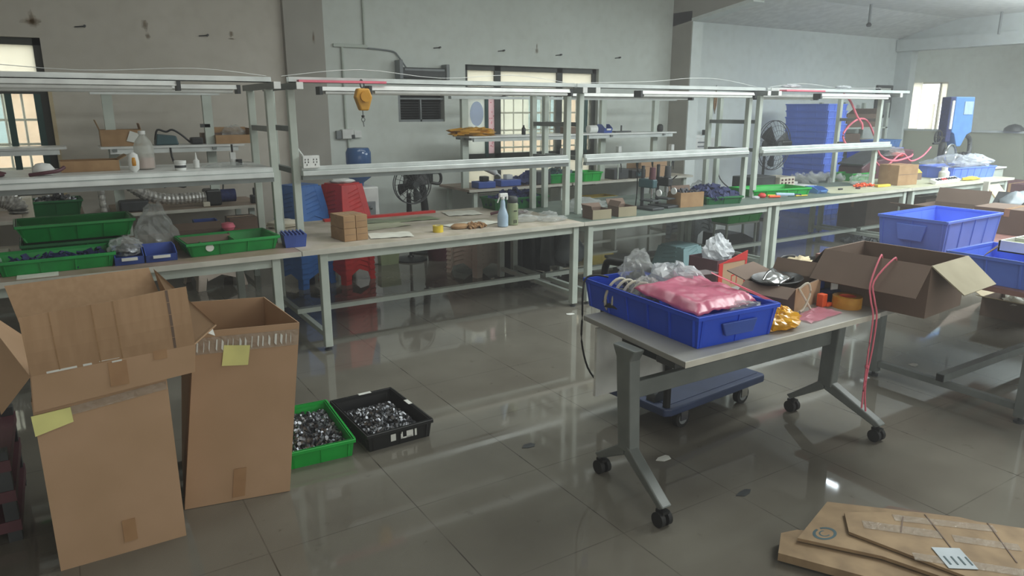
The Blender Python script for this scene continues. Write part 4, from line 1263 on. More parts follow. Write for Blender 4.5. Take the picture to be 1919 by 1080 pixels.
p3_ = flat('flattened_box', 'topmost flattened carton of the pile with glossy tape and a white label', [(2.62, 1.50), (2.74, 1.60), (3.00, 1.44), (3.32, 1.06), (3.10, 0.76), (2.74, 1.03)], 0.078, 0.012, 'card_old')
def on_flat(parent, pts, z, m, name, th=0.002):
    return MB().prism(pts, 'Z', z, z + th).build(name, m, parent)
def strip_on(parent, p, q, w, z, m, name):
    p, q = Vector((p[0], p[1], 0)), Vector((q[0], q[1], 0))
    s = (q - p).normalized().cross(Vector((0, 0, 1))) * w / 2
    return on_flat(parent, [((p - s).x, (p - s).y), ((q - s).x, (q - s).y), ((q + s).x, (q + s).y), ((p + s).x, (p + s).y)], z, m, name)
strip_on(p3_, (2.72, 1.50), (2.92, 1.28), 0.06, 0.0905, 'clear_tape', 'clear_tape')
strip_on(p3_, (2.88, 1.46), (3.16, 1.18), 0.05, 0.0905, 'clear_tape', 'clear_tape')
strip_on(p3_, (2.94, 1.24), (3.10, 1.06), 0.05, 0.0905, 'clear_tape', 'clear_tape')
strip_on(p3_, (2.68, 1.26), (2.98, 0.92), 0.05, 0.0905, 'clear_tape', 'clear_tape')
strip_on(p3_, (2.80, 1.38), (2.92, 1.44), 0.005, 0.0912, 'card_dark', 'crease')
strip_on(p3_, (2.84, 1.18), (3.02, 1.40), 0.005, 0.0912, 'card_dark', 'crease')
strip_on(p3_, (2.98, 1.02), (3.18, 1.22), 0.005, 0.0912, 'card_dark', 'crease')
strip_on(p3_, (2.76, 1.11), (2.84, 1.22), 0.11, 0.0926, 'label_blue', 'shipping_label')
for i in range(4):
    strip_on(p3_, (2.745 + i * 0.022, 1.150 - i * 0.016), (2.775 + i * 0.022, 1.192 - i * 0.016), 0.006, 0.0948, 'teal', 'label_print')
for nm_, rx, ry, a_, b_ in (('printed_ring', 0.060, 0.040, 0.25, 0.85), ('printed_letter', 0.028, 0.020, 0.15, 0.80)):
    ring = MB()
    n = 22
    for i in range(n):
        t0, t1 = 2 * PI * (a_ + (b_ - a_ + (0.35 if nm_ == 'printed_ring' else 0)) * i / n), 2 * PI * (a_ + (b_ - a_ + (0.35 if nm_ == 'printed_ring' else 0)) * (i + 1) / n)
        cx, cy, k = 2.545, 1.56, 0.74
        ring.add([(cx + rx * math.cos(t0), cy + ry * math.sin(t0), 0.0746), (cx + rx * math.cos(t1), cy + ry * math.sin(t1), 0.0746), (cx + k * rx * math.cos(t1), cy + k * ry * math.sin(t1), 0.0746), (cx + k * rx * math.cos(t0), cy + k * ry * math.sin(t0), 0.0746)], [(0, 1, 2, 3)])
    ring.build(nm_, 'teal', p2_)

# floor scraps
rnd = random.Random(21)
for i, (x, y, lab) in enumerate(((2.02, 3.02, 'dark dirt flake on the floor between the trays and the table'), (2.63, 2.05, 'dark scuff flake on the floor under the table'), (5.1, 2.6, 'white paper scrap on the floor beyond the table leg'), (2.55, 2.52, 'white scrap on the floor under the trolley side of the table'), (3.78, 5.0, 'white paper crumb by the foot of the paper bench'))):
    b = MB()
    pts = [(x + rnd.uniform(0.03, 0.06) * math.cos(a * PI / 3), y + rnd.uniform(0.015, 0.04) * math.sin(a * PI / 3)) for a in range(6)]
    b.prism(pts, 'Z', 0.0005, 0.003)
    single(b, 'floor_scrap', 'dark_grey' if i < 2 else 'label', lab, 'scrap')

# ---- bare legged bench at right with crates
wb = thing('workbench', 'workbench at the right edge carrying blue crates, seen end on', 'workbench', (5.4, 2.3, 0))
MB().bx(4.56, 7.3, 1.60, 3.12, 0.77, 0.80).build('tabletop', 'brownwood', wb)
for x in (4.66, 7.2):
    for y in (1.72, 2.64):
        L = MB().bx(x - 0.03, x + 0.03, y - 0.03, y + 0.03, 0.035, 0.77).build('leg', 'steel_dark', wb, bev=0.004)
        MB().cyl((x, y, 0), (x, y, 0.014), 0.032).cyl((x, y, 0.014), (x, y, 0.04), 0.011).build('foot', 'dark_grey', L)
    MB().bx(x - 0.02, x + 0.02, 1.75, 2.61, 0.075, 0.115).build('end_rail', 'steel_dark', wb)
L = MB().bx(4.62, 7.25, 2.155, 2.205, 0.115, 0.165).build('stretcher', 'steel_dark', wb)
MB().bx(4.612, 4.62, 2.158, 2.202, 0.118, 0.162).build('end_plug', 'black', L)
MB().bx(4.7, 7.2, 1.70, 1.73, 0.69, 0.77).bx(4.7, 7.2, 2.62, 2.65, 0.69, 0.77).build('apron', 'steel_dark', wb)
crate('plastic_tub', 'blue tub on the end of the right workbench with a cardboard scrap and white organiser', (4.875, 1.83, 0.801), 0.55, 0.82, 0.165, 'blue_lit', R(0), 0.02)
single(MB().slab((4.80, 2.12, 0.93), (4.93, 2.16, 0.93), (4.95, 2.10, 1.0), (4.82, 2.05, 1.0), 0.004), 'cardboard_scrap', 'card_dark', 'folded scrap of cardboard sticking out of the blue tub on the right workbench', 'cardboard scrap')
og = thing('organiser_tray', 'white plastic organiser tray with six cells lying on the blue tub at right', 'organiser', (5.02, 1.82, 0.967))
o_ = MB().bx(4.82, 5.20, 1.55, 2.06, 0.967, 0.975)
for y in (1.55, 1.72, 1.89, 2.05):
    o_.bx(4.82, 5.20, y, y + 0.012, 0.967, 1.035)
for x in (4.82, 5.005, 5.19):
    o_.bx(x, x + 0.012, 1.55, 2.06, 0.967, 1.035)
o_.build('cells', 'white_plastic', og)
q_ = MB()
for y in (1.56, 1.73, 1.90):
    for x in (4.83, 5.015):
        q_.bx(x + 0.004, x + 0.172, y + 0.004, y + 0.158, 0.976, 1.015)
q_.build('trays', 'green_thermos', og)
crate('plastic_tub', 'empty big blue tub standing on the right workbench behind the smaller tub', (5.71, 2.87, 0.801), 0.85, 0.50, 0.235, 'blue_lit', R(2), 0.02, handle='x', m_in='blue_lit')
open_carton('cardboard_box', 'small open carton with white paper on the floor beyond the right workbench', (7.12, 2.80, 0.0), 0.42, 0.44, 0.17, 'card_dark', R(3), (('x-', 0.16, 75), ('y+', 0.14, 60), ('y-', 0.14, 100)), m_flap='card_pale')
bag('crumpled_paper', 'crumpled pale paper in the small open carton on the floor', 'paper', (7.10, 2.76, 0.08), (0.34, 0.30, 0.16), 'paper', 3, 0.28)
# ================================================================ ON THE FRONT BENCHES
Z = TOP + 0.001
# --- left bench
crate('parts_tray', 'long green tray at the very left front of the bench holding blue parts', (-0.08, 5.52, Z), 0.64, 0.40, 0.095, 'green', R(2), 0.02)
heap('blue_parts', 'flat blue and dark parts inside the long green tray at the left front', 'parts', (-0.08, 5.52, Z + 0.01), 0.56, 0.33, 0.06, 140, (0.06, 0.03, 0.012), 'navy', 3, flatz=True)
crate('parts_tray', 'lower green tray of the stack at the back left of the bench', (0.02, 6.0, Z), 0.60, 0.42, 0.115, 'green_dark', R(1), 0.02)
crate('parts_tray', 'empty green tray lying on top of the stack at the back left of the bench', (0.06, 6.05, Z + 0.117), 0.72, 0.44, 0.125, 'green', R(2), 0.05)
bag('plastic_bag', 'tall clear plastic bag standing behind the two blue bins on the left bench', 'bag', (0.55, 5.80, Z), (0.28, 0.20, 0.40), 'bag', 5, 0.16, pinch=0.35)
def parts_bin(label, loc, w, d, h, rz=0, m='blue_small'):
    r = thing('parts_bin', label, 'bin', loc, rz)
    b = MB()
    t = 0.005
    b.prism([(-d / 2, 0), (d / 2, 0), (d / 2, h), (d / 2 - t, h), (d / 2 - t, t), (-d / 2 + t, t), (-d / 2 + t - 0.02, h * 0.55), (-d / 2 - 0.02, h * 0.55)], 'X', -w / 2, w / 2)
    for s in (-1, 1):
        b.prism([(-d / 2, 0), (d / 2, 0), (d / 2, h), (-d / 2 + d * 0.35, h), (-d / 2 - 0.02, h * 0.55)], 'X', s * w / 2 - t / 2, s * w / 2 + t / 2)
    b.build('body', m, r, local=True)
    MB().bx(-w * 0.28, w * 0.28, -d / 2 - 0.026, -d / 2 - 0.010, h * 0.30, h * 0.50).build('label_holder', 'label' if m == 'blue_small' else m, r, local=True)
    return r
parts_bin('small blue bin with a bag of screws in it, next to the front green tray', (0.33, 5.44, Z), 0.17, 0.22, 0.10)
bag('plastic_bag', 'clear bag of screws lying in the first blue bin', 'bag', (0.32, 5.44, Z + 0.05), (0.20, 0.20, 0.14), 'bag', 7, 0.2)
bag('screws', 'grey screws in the clear bag in the first blue bin', 'screws', (0.325, 5.42, Z + 0.05), (0.14, 0.14, 0.09), 'part_metal', 9, 0.25, sharp=True)
parts_bin('small blue bin left of the green tray with the white sticker', (0.525, 5.44, Z), 0.19, 0.22, 0.095)
open_carton('cardboard_box', 'low open brown carton behind the white stickered green tray', (0.86, 5.86, Z), 0.38, 0.30, 0.09, 'card_dark', 0, (('y+', 0.06, 20), ('y-', 0.05, 160)))
g_ = crate('parts_tray', 'green tray with dividers and a white oval sticker on the left bench', (1.00, 5.56, Z), 0.64, 0.42, 0.10, 'green', R(3), 0.03)
MB().bx(0.04, 0.048, -0.17, 0.17, 0.006, 0.075).build('divider', 'green', g_, local=True)
MB().bx(-0.17, -0.162, -0.17, 0.17, 0.006, 0.05).build('divider', 'green', g_, local=True)
MB().prism([(-0.17 + 0.028 * math.cos(i * PI / 8), 0.058 + 0.026 * math.sin(i * PI / 8)) for i in range(16)], 'Y', -0.203, -0.196).build('sticker', 'label', g_, local=True)
parts_bin('blue bin standing at the back of the left bench', (0.96, 6.20, Z), 0.17, 0.14, 0.14)
single(MB().lathe([(0.0, 0), (0.045, 0.005), (0.06, 0.03), (0.045, 0.06), (0.0, 0.07)], (1.10, 6.05, Z + 0.06), 14), 'red_knob_lid', 'pink_rope', 'pinkish red round cap behind the stickered green tray', 'cap', smooth=True)
carton('cardboard_box', 'small dark carton under the red cap at the back of the left bench', (1.12, 6.08, Z), 0.16, 0.14, 0.06, 'card_dark')
carton('cardboard_box', 'flat brown carton by the posts at the back of the left bench', (1.25, 6.25, Z), 0.22, 0.20, 0.14, 'card_dark')
bk_ = thing('mesh_basket', 'small blue square basket on the joint of the two front benches', 'basket', (1.455, 5.44, Z), R(-6))
MB().openbox(0.17, 0.20, 0.095, 0.005, 0.012).build('body', 'blue_small', bk_, local=True)
b = MB()
for i in range(6):
    b.bx(-0.075 + i * 0.028, -0.065 + i * 0.028, -0.105, 0.105, 0.093, 0.105)
b.build('ribs', 'blue_small', bk_, local=True)
bag('plastic_bag', 'clear bag pushed in at the far left edge of the front tray', 'bag', (-0.44, 5.50, Z), (0.12, 0.2, 0.16), 'bag', 41, 0.2)
single(MB().bx(-0.62, -0.36, 5.95, 6.15, Z, Z + 0.05), 'charger_box', 'cream_plastic', 'pale power adapter at the far left behind the green trays', 'adapter', bev=0.008)
single(MB().bx(-0.30, -0.08, 5.20, 5.33, Z, Z + 0.003), 'paper_sheet', 'paper', 'pale paper strip under the front green tray edge', 'paper')

# shelf of the left bench
ZS = 1.386
open_carton('cardboard_box', 'low brown carton tray on the shelf at far left', (0.20, 5.98, ZS), 0.36, 0.22, 0.075, 'card_small', 0, (('x+', 0.06, 60),))
j = thing('jerrycan', 'translucent bottle half full of pink liquid on the left bench shelf', 'bottle', (0.545, 5.86, ZS))
MB().lathe([(0.045, 0), (0.066, 0.01), (0.066, 0.165), (0.05, 0.205), (0.022, 0.24), (0.020, 0.25)], (0.545, 5.86, ZS), 20, 1.0, 0.8).build('bottle', 'translucent_white', j, smooth=True)
MB().lathe([(0.04, 0.004), (0.061, 0.013), (0.061, 0.085), (0.0, 0.086)], (0.545, 5.86, ZS), 20, 1.0, 0.8).build('liquid', 'pinkliquid', j, smooth=True)
MB().cyl((0.545, 5.86, ZS + 0.25), (0.545, 5.86, ZS + 0.275), 0.024).build('cap', 'white_plastic', j, smooth=True)
sq = thing('tape_dispenser', 'white oval hand tool standing before the pink bottle on the shelf', 'tool', (0.455, 5.66, ZS))
MB().lathe([(0.012, 0), (0.032, 0.02), (0.036, 0.07), (0.03, 0.12), (0.01, 0.135)], (0.455, 5.66, ZS), 14, 1.0, 0.6).build('body', 'white_plastic', sq, smooth=True)
MB().lathe([(0.004, 0.03), (0.020, 0.045), (0.022, 0.07), (0.018, 0.10), (0.004, 0.11)], (0.455, 5.652, ZS), 12, 1.0, 0.7).build('window', 'amber_tape', sq, smooth=True)
jar = thing('paste_jar', 'small white jar with a dark band on the left bench shelf', 'jar', (0.75, 5.66, ZS))
MB().lathe([(0.036, 0), (0.038, 0.005), (0.038, 0.05), (0.034, 0.055)], (0.75, 5.66, ZS), 20).build('body', 'white_plastic', jar, smooth=True)
MB().lathe([(0.0386, 0.018), (0.0386, 0.036)], (0.75, 5.66, ZS), 20).build('band', 'dark_grey', jar)
MB().lathe([(0.041, 0.05), (0.041, 0.068), (0.0, 0.070)], (0.75, 5.66, ZS), 20).build('lid', 'white_plastic', jar, smooth=True)
gl = thing('glue_bottle', 'little white glue bottle with a pointed nozzle on the left bench shelf', 'bottle', (0.88, 5.80, ZS))
MB().lathe([(0.018, 0), (0.022, 0.004), (0.022, 0.055), (0.010, 0.066)], (0.88, 5.80, ZS), 14).build('body', 'white_plastic', gl, smooth=True)
MB().lathe([(0.010, 0.064), (0.006, 0.09), (0.002, 0.115)], (0.88, 5.80, ZS), 10).build('nozzle', 'white_plastic', gl, smooth=True)
bag('plastic_film', 'strip of clear film lying right of the glue bottle on the shelf', 'plastic film', (1.08, 5.80, ZS), (0.30, 0.12, 0.04), 'bag', 14, 0.25)
mk = thing('dust_mask', 'white dust mask with dark red strap on the far left of the shelf', 'mask', (-0.08, 5.70, ZS))
MB().blob((-0.08, 5.70, ZS), (0.13, 0.09, 0.10), 2, 0.06).build('cup', 'poster', mk, smooth=True)
MB().tube([(-0.16, 5.64, ZS + 0.01), (-0.08, 5.62, ZS + 0.02), (0.0, 5.64, ZS + 0.03), (0.04, 5.68, ZS + 0.05)], 0.012).build('strap', 'maroon', mk, smooth=True)
single(MB().blob((0.0, 0.0, 0), (0.22, 0.14, 0.06), 6, 0.1), 'maroon_case', 'maroon', 'dark maroon case at the far left of the shelf', 'case', smooth=True).location = (-0.40, 5.74, ZS)
for (x, lab) in ((1.17, 'small clamp lamp with a white head at the right end of the left bench shelf'),):
    r = thing('clamp_lamp', lab, 'lamp', (x, 5.95, ZS))
    MB().cyl((x, 5.95, ZS), (x, 5.95, ZS + 0.05), 0.025).bx(x - 0.02, x + 0.02, 5.93, 5.97, ZS + 0.05, ZS + 0.10).build('head', 'white_plastic', r)
    MB().cyl((x, 5.95, ZS + 0.10), (x, 5.95, ZS + 0.16), 0.008).build('stem', 'black', r, smooth=True)
    MB().cyl((x + 0.04, 5.93, ZS), (x + 0.04, 5.93, ZS + 0.045), 0.024).build('switch_knob', 'black', r, smooth=True)

# --- paper covered bench
GC = 'small brown cartons stacked two by two'
u = Vector((math.cos(R(6)), math.sin(R(6)), 0))
for i, lab0 in ((0, 'left'), (1, 'right')):
    for k, lab1 in ((0, 'bottom'), (1, 'top')):
        p = Vector((1.866, 5.49, Z)) + u * (i * 0.102) + Vector((0, 0, 0.1015 * k))
        carton('carton', 'small closed carton, %s %s of the four stacked on the paper bench' % (lab1, lab0), p, 0.10, 0.25, 0.10, 'card_small', R(6) + R(0.8) * (i - k), GC)
ty = thing('tape_roll', 'small bright yellow tape roll on the paper covered bench', 'tape roll', (2.66, 5.40, Z))
MB().lathe([(0.026, 0), (0.045, 0), (0.045, 0.055), (0.026, 0.055), (0.026, 0)], (2.66, 5.40, Z), 22).build('tape', 'yellow', ty, smooth=True)
MB().lathe([(0.022, 0.001), (0.0258, 0.001), (0.0258, 0.054), (0.022, 0.054), (0.022, 0.001)], (2.66, 5.40, Z), 18).build('core', 'cream_plastic', ty, smooth=True)
single(MB().lathe([(0.02, 0), (0.065, 0.005), (0.07, 0.025), (0.05, 0.04), (0.015, 0.042)], (2.90, 5.46, Z), 18, 1.2, 0.8), 'wooden_disc', 'card_small', 'round tan block on the paper bench beside the yellow tape', 'block', smooth=True)
heap('tan_scraps', 'small heap of tan and dark scraps right of the round tan block', 'scraps', (3.04, 5.44, Z), 0.18, 0.12, 0.045, 60, (0.03, 0.02, 0.015), 'skin_beige', 8)
sb = thing('spray_bottle', 'pale blue spray bottle with a white trigger on the paper bench', 'spray bottle', (3.27, 5.345, Z))
MB().lathe([(0.040, 0), (0.048, 0.008), (0.048, 0.10), (0.036, 0.14), (0.024, 0.17), (0.021, 0.215), (0.014, 0.24)], (3.27, 5.345, Z), 20).build('bottle', 'spray_blue', sb, smooth=True)
MB().cyl((3.27, 5.345, Z + 0.24), (3.27, 5.345, Z + 0.265), 0.018).bx(3.235, 3.315, 5.330, 5.360, Z + 0.262, Z + 0.295).bx(3.305, 3.322, 5.337, 5.353, Z + 0.235, Z + 0.28).build('spray_head', 'white_plastic', sb, bev=0.005)
MB().slab((3.235, 5.338, Z + 0.262), (3.235, 5.352, Z + 0.262), (3.215, 5.352, Z + 0.215), (3.215, 5.338, Z + 0.215), 0.006).build('trigger', 'white_plastic', sb)
tm = thing('thermos_flask', 'squat grey green flask with a dark lid right of the spray bottle', 'flask', (3.40, 5.39, Z))
MB().lathe([(0.044, 0), (0.05, 0.006), (0.05, 0.185), (0.044, 0.20)], (3.40, 5.39, Z), 22).build('body', 'green_thermos', tm, smooth=True)
MB().lathe([(0.046, 0.20), (0.048, 0.205), (0.048, 0.24), (0.036, 0.256), (0.0, 0.258)], (3.40, 5.39, Z), 22).build('lid', 'dark_grey', tm, smooth=True)
b = MB()
for i in range(3):
    b.box((3.385 + i * 0.012, 5.3405, Z + 0.035), (0.006, 0.003, 0.03))
b.box((3.40, 5.3400, Z + 0.13), (0.03, 0.003, 0.008))
b.build('printed_mark', 'black', tm)
for i, (x, y, sx, sy, sz, lab) in enumerate(((3.62, 5.52, 0.30, 0.24, 0.06, 'flat clear plastic bag right of the grey green flask'), (3.84, 5.40, 0.26, 0.20, 0.05, 'flat clear plastic bag near the right corner of the paper bench'),
                                              (3.72, 5.80, 0.28, 0.22, 0.07, 'clear bag with a reddish strip behind the flask'), (3.95, 5.62, 0.16, 0.18, 0.06, 'crumpled clear bag at the foot of the right posts'))):
    bag('plastic_bag', lab, 'bag', (x, y, Z), (sx, sy, sz), 'bag', 50 + i, 0.3)
single(MB().tube([(3.50, 5.95, Z + 0.02), (3.65, 5.90, Z + 0.05), (3.78, 5.86, Z + 0.03), (3.9, 5.92, Z + 0.02)], 0.014), 'red_strip', 'maroon', 'dark red strip among the clear bags behind the flask', 'strip', smooth=True)
single(MB().bx(2.02, 3.15, 6.44, 6.50, Z, Z + 0.022), 'red_bar', 'red', 'long dull red bar lying at the back edge of the paper bench', 'bar')
for i, (x, y, w, d, a, m, lab) in enumerate(((2.35, 5.95, 0.5, 0.3, 8, 'top_cream', 'greenish paper sheet at the middle of the paper bench'), (2.75, 6.15, 0.5, 0.22, -4, 'green_thermos', 'olive green sheet at the back of the paper bench'), (2.35, 6.22, 0.35, 0.2, 5, 'green_thermos', 'smaller olive sheet near the red bar'), (3.1, 5.6, 0.5, 0.25, 12, 'paper', 'white creased sheet before the spray bottle'), (2.25, 5.45, 0.35, 0.25, -15, 'paper', 'white creased sheet right of the four cartons'), (3.35, 6.25, 0.35, 0.3, -12, 'paper', 'white sheet at the back before the green tray'))):
    ca, sa = math.cos(R(a)), math.sin(R(a))
    o = MB().sheet(lambda p, q: Vector((x + (p - 0.5) * w * ca - (q - 0.5) * d * sa, y + (p - 0.5) * w * sa + (q - 0.5) * d * ca, Z + 0.002 + i * 0.0004 + 0.012 * abs(noise.noise(Vector((p * 3 + i, q * 3, 2)))))), 12, 8).build('paper_sheet', m, None, smooth=True)
    tag(o, lab, 'paper')
gt = crate('parts_tray', 'dark green tray of navy blue parts at the back of the paper bench', (4.05, 6.38, Z), 0.66, 0.30, 0.12, 'green_dark', 0, 0.02)
heap('navy_parts', 'navy blue pieces heaped in the dark green tray at the back of the paper bench', 'parts', (4.05, 6.38, Z + 0.02), 0.58, 0.24, 0.15, 140, (0.08, 0.05, 0.03), 'navy', 12)
MB_c = MB().blob((0, 0, 0), (0.30, 0.14, 0.09), 23, 0.14)
o = MB_c.build('corrugated_tube', 'cream_plastic', None, smooth=True)
o.location = (1.62, 6.35, Z)
tag(o, 'pale ribbed hose end behind the four small cartons', 'hose')

# yellow spring balancer hanging from the overhead channel
yb = thing('spring_balancer', 'mustard yellow spring balancer with a hook hanging over the paper bench', 'balancer', (2.05, 5.40, 1.70))
MB().prism([(2.005, 1.965), (2.095, 1.965), (2.118, 1.90), (2.085, 1.80), (2.02, 1.80), (1.985, 1.90)], 'Y', 5.365, 5.435).build('body', 'mustard', yb, bev=0.012)
MB().cyl((2.055, 5.365, 1.905), (2.055, 5.345, 1.905), 0.040, n=20).build('spring_cover', 'amber_tape', yb, smooth=True)
MB().tube([(2.05, 5.40, 1.96), (2.035, 5.40, 1.99), (2.05, 5.42, 2.03), (2.065, 5.40, 1.99), (2.05, 5.40, 1.96)], 0.006).build('hanger', 'dark_grey', yb, smooth=True)
MB().cyl((2.045, 5.40, 1.80), (2.045, 5.40, 1.765), 0.003).cyl((2.045, 5.40, 1.765), (2.045, 5.40, 1.75), 0.012).build('cord_stop', 'black', yb)
MB().tube([(2.045, 5.40, 1.75), (2.06, 5.40, 1.735), (2.045, 5.40, 1.715), (2.032, 5.40, 1.735), (2.045, 5.40, 1.75)], 0.004).cyl((2.045, 5.40, 1.715), (2.05, 5.40, 1.68), 0.004).build('hook', 'steel_dark', yb, smooth=True)

# --- drill press bench
lc0 = open_carton('carton', 'open little brown carton with pale end, left of the pair on the drill press bench', (4.30, 5.31, Z), 0.21, 0.18, 0.09, 'card_dark', R(-6), (('y+', 0.05, 40), ('x-', 0.04, 20)))
lc1 = open_carton('carton', 'open little brown carton with pale end, right of the pair on the drill press bench', (4.62, 5.32, Z), 0.21, 0.19, 0.095, 'card_dark', R(-6), (('y+', 0.07, 40), ('x-', 0.06, -30)))
MB().bx(-0.104, 0.104, -0.0935, -0.0905, 0.0, 0.089).build('pale_end', 'card_olive', lc0, local=True)
MB().bx(-0.104, 0.104, -0.0985, -0.0955, 0.0, 0.094).build('pale_end', 'card_olive', lc1, local=True)
bag('plastic_bag', 'large clear bag lying behind the two little open cartons', 'bag', (4.52, 5.78, Z), (0.46, 0.34, 0.14), 'bag', 61, 0.25)
bag('plastic_bag', 'bluish clear bag against the post behind the little open cartons', 'bag', (4.70, 6.0, Z), (0.30, 0.22, 0.11), 'bag', 66, 0.25)
for i, (x, lab) in enumerate(((5.14, 'drill press on the left of the pair, green motor head and dark base'), (5.40, 'drill press on the right of the pair, beside the brown carton'))):
    y = 5.52 + 0.05 * i
    r = thing('drill_press', lab, 'drill press', (x, y, Z), R(6), 'pair of bench drill presses')
    MB().bx(-0.09, 0.09, -0.15, 0.13, 0, 0.025).build('base', 'dark_grey', r, local=True, bev=0.006)
    MB().cyl((0, 0.08, 0.02), (0, 0.08, 0.44), 0.018).build('column', 'dark_grey', r, local=True, smooth=True)
    MB().bx(-0.035, 0.035, -0.09, 0.11, 0.22, 0.31).build('head', 'teal' if i == 0 else 'black', r, local=True, bev=0.012)
    MB().cyl((0, -0.05, 0.31), (0, -0.05, 0.43), 0.036, 0.03).build('motor', 'maroon' if i == 0 else 'dark_grey', r, local=True, smooth=True)
    MB().cyl((0, -0.05, 0.12), (0, -0.05, 0.24), 0.012).cyl((0, -0.05, 0.16), (0, -0.05, 0.20), 0.02).build('spindle', 'chrome', r, local=True, smooth=True)
    h = MB().cyl((0.05, -0.02, 0.27), (0.10, -0.02, 0.27), 0.018)
    for k in range(3):
        a = 2 * PI * k / 3 + 0.4
        h.cyl((0.09, -0.02, 0.27), (0.09, -0.02 + 0.10 * math.cos(a), 0.27 + 0.10 * math.sin(a)), 0.006)
    h.build('feed_handle', 'black', r, local=True, smooth=True)
    MB().cyl((0.045, -0.10, 0.17), (0.06, -0.10, 0.17), 0.035, n=18).build('depth_dial', 'white_plastic', r, local=True, smooth=True)
    MB().bx(-0.06, 0.06, -0.12, 0.06, 0.085, 0.10).build('work_table', 'dark_grey', r, local=True, bev=0.004)
    MB().tube([(-0.03, 0.1, 0.36), (-0.06, 0.12, 0.44), (-0.03, 0.14, 0.50), (0.0, 0.16, 0.45), (0.02, 0.17, 0.2), (0.04, 0.2, 0.01)], 0.006).build('power_lead', 'black', r, local=True, smooth=True)
open_carton('cardboard_box', 'brown carton full of dark parts right of the drill presses', (5.66, 5.50, Z), 0.30, 0.24, 0.155, 'card_small', R(-8), (('y+', 0.05, 10),), m_flap='card_dark')
heap('dark_parts', 'dark parts showing at the mouth of the brown carton by the drill presses', 'parts', (5.66, 5.50, Z + 0.10), 0.26, 0.20, 0.08, 50, (0.05, 0.03, 0.02), 'part_dark', 4)
crate('parts_tray', 'green tray heaped with navy blue pieces on the drill press bench', (6.16, 5.56, Z), 0.46, 0.44, 0.085, 'green_dark', R(-14), 0.02)
heap('navy_parts', 'heap of navy blue pieces overflowing the green tray on the drill press bench', 'parts', (6.16, 5.58, Z + 0.03), 0.42, 0.40, 0.15, 220, (0.07, 0.05, 0.03), 'navy', 22)
heap('navy_parts', 'loose navy pieces behind the posts at the right end of the drill press bench', 'parts', (6.68, 6.15, Z), 0.35, 0.28, 0.10, 90, (0.06, 0.04, 0.03), 'navy', 25)
bag('plastic_bag', 'clear bag among navy pieces behind the posts of the tool bench', 'bag', (6.75, 6.32, Z), (0.30, 0.2, 0.16), 'bag', 71, 0.25)
single(MB().tube([(7.0, 6.3, 1.34), (7.02, 6.32, 1.15), (7.08, 6.3, 0.95), (7.2, 6.2, Z + 0.02), (7.35, 6.1, Z + 0.012)], 0.007), 'black_cable', 'dark_grey', 'dark cord drooping behind the posts of the tool bench', 'cable', smooth=True)

# --- tool bench
def bar(label, p0, p1, r, m, name='hand_tool', cat='tool', tip=None):
    t = thing(name, label, cat, (p0[0], p0[1], Z))
    MB().cyl(p0, p1, r, r * 0.8).build('handle', m, t, smooth=True)
    if tip:
        d = (Vector(p1) - Vector(p0)).normalized()
        MB().cyl(p1, Vector(p1) + d * 0.09, r * 0.4).build('blade', tip, t, smooth=True)
    return t
bar('orange handled pliers on the tool bench near the posts', (6.98, 5.46, Z + 0.016), (7.10, 5.40, Z + 0.016), 0.016, 'orange', tip='steel_dark')
bag('red_tool', 'round red tool cap on the tool bench near the posts', 'tool', (6.93, 5.52, Z), (0.10, 0.09, 0.07), 'red', 2, 0.08)
bar('yellow handled screwdriver on the tool bench', (7.05, 5.54, Z + 0.014), (7.17, 5.50, Z + 0.014), 0.014, 'yellow', tip='chrome')
bar('blue grey hand drill body on the tool bench', (7.15, 5.50, Z + 0.025), (7.35, 5.40, Z + 0.022), 0.024, 'spray_blue', tip='navy')
bar('lime green marker before the bright green tray', (7.36, 5.38, Z + 0.010), (7.52, 5.34, Z + 0.010), 0.009, 'yellow')
single(MB().blob((0, 0, 0), (0.10, 0.07, 0.04), 33, 0.1), 'white_scrap', 'bag_white', 'small white wad at the foot of the front post on the tool bench', 'scrap', smooth=True).location = (6.80, 5.50, Z)
crate('parts_tray', 'empty bright green tray on the tool bench', (7.32, 5.72, Z), 0.86, 0.44, 0.085, 'green_bright', R(-10), 0.02)
parts_bin('small sky blue bin at the right end of the bright green tray', (7.93, 5.52, Z), 0.16, 0.20, 0.075, R(-8), 'sky_blue')
dv = thing('power_supply', 'dark grey bench power supply behind the bright green tray', 'power supply', (7.60, 6.18, Z))
MB().bx(7.36, 7.84, 6.05, 6.35, Z, Z + 0.17).build('case', 'dark_grey', dv, bev=0.008)
MB().bx(7.86, 8.16, 6.00, 6.30, Z, Z + 0.15).build('connector_block', 'cream_plastic', dv, bev=0.008)
b = MB()
for i in range(4):
    for k in range(3):
        b.cyl((7.90 + i * 0.07, 6.002, Z + 0.035 + k * 0.04), (7.90 + i * 0.07, 5.985, Z + 0.035 + k * 0.04), 0.012, n=8)
b.build('terminals', 'maroon', dv)
MB().tube([(7.34, 6.06, Z + 0.02), (7.34, 6.05, Z + 0.12), (7.36, 6.05, Z + 0.13)], 0.007).build('handle', 'dark_grey', dv, smooth=True)
single(MB().bx(8.02, 8.46, 5.88, 6.14, Z, Z + 0.03), 'white_board', 'white_plastic', 'white flat panel lying right of the dark power supply', 'panel', bev=0.004)
single(MB().bx(8.0, 8.5, 6.2, 6.42, Z, Z + 0.05), 'white_carton', 'label', 'white flat carton behind the white panel on the tool bench', 'carton', bev=0.004)
single(MB().prism([(8.00, 5.36), (8.35, 5.17), (9.36, 5.17), (9.42, 5.62), (8.30, 5.88)], 'Z', Z, Z + 0.004), 'cutting_sheet', 'top_cream', 'cream sheet spread at the right end of the tool bench', 'sheet')
single(MB().bx(8.40, 8.46, 5.50, 5.53, Z + 0.005, Z + 0.022), 'black_clip', 'black', 'small black clip on the cream sheet, left one', 'clip')
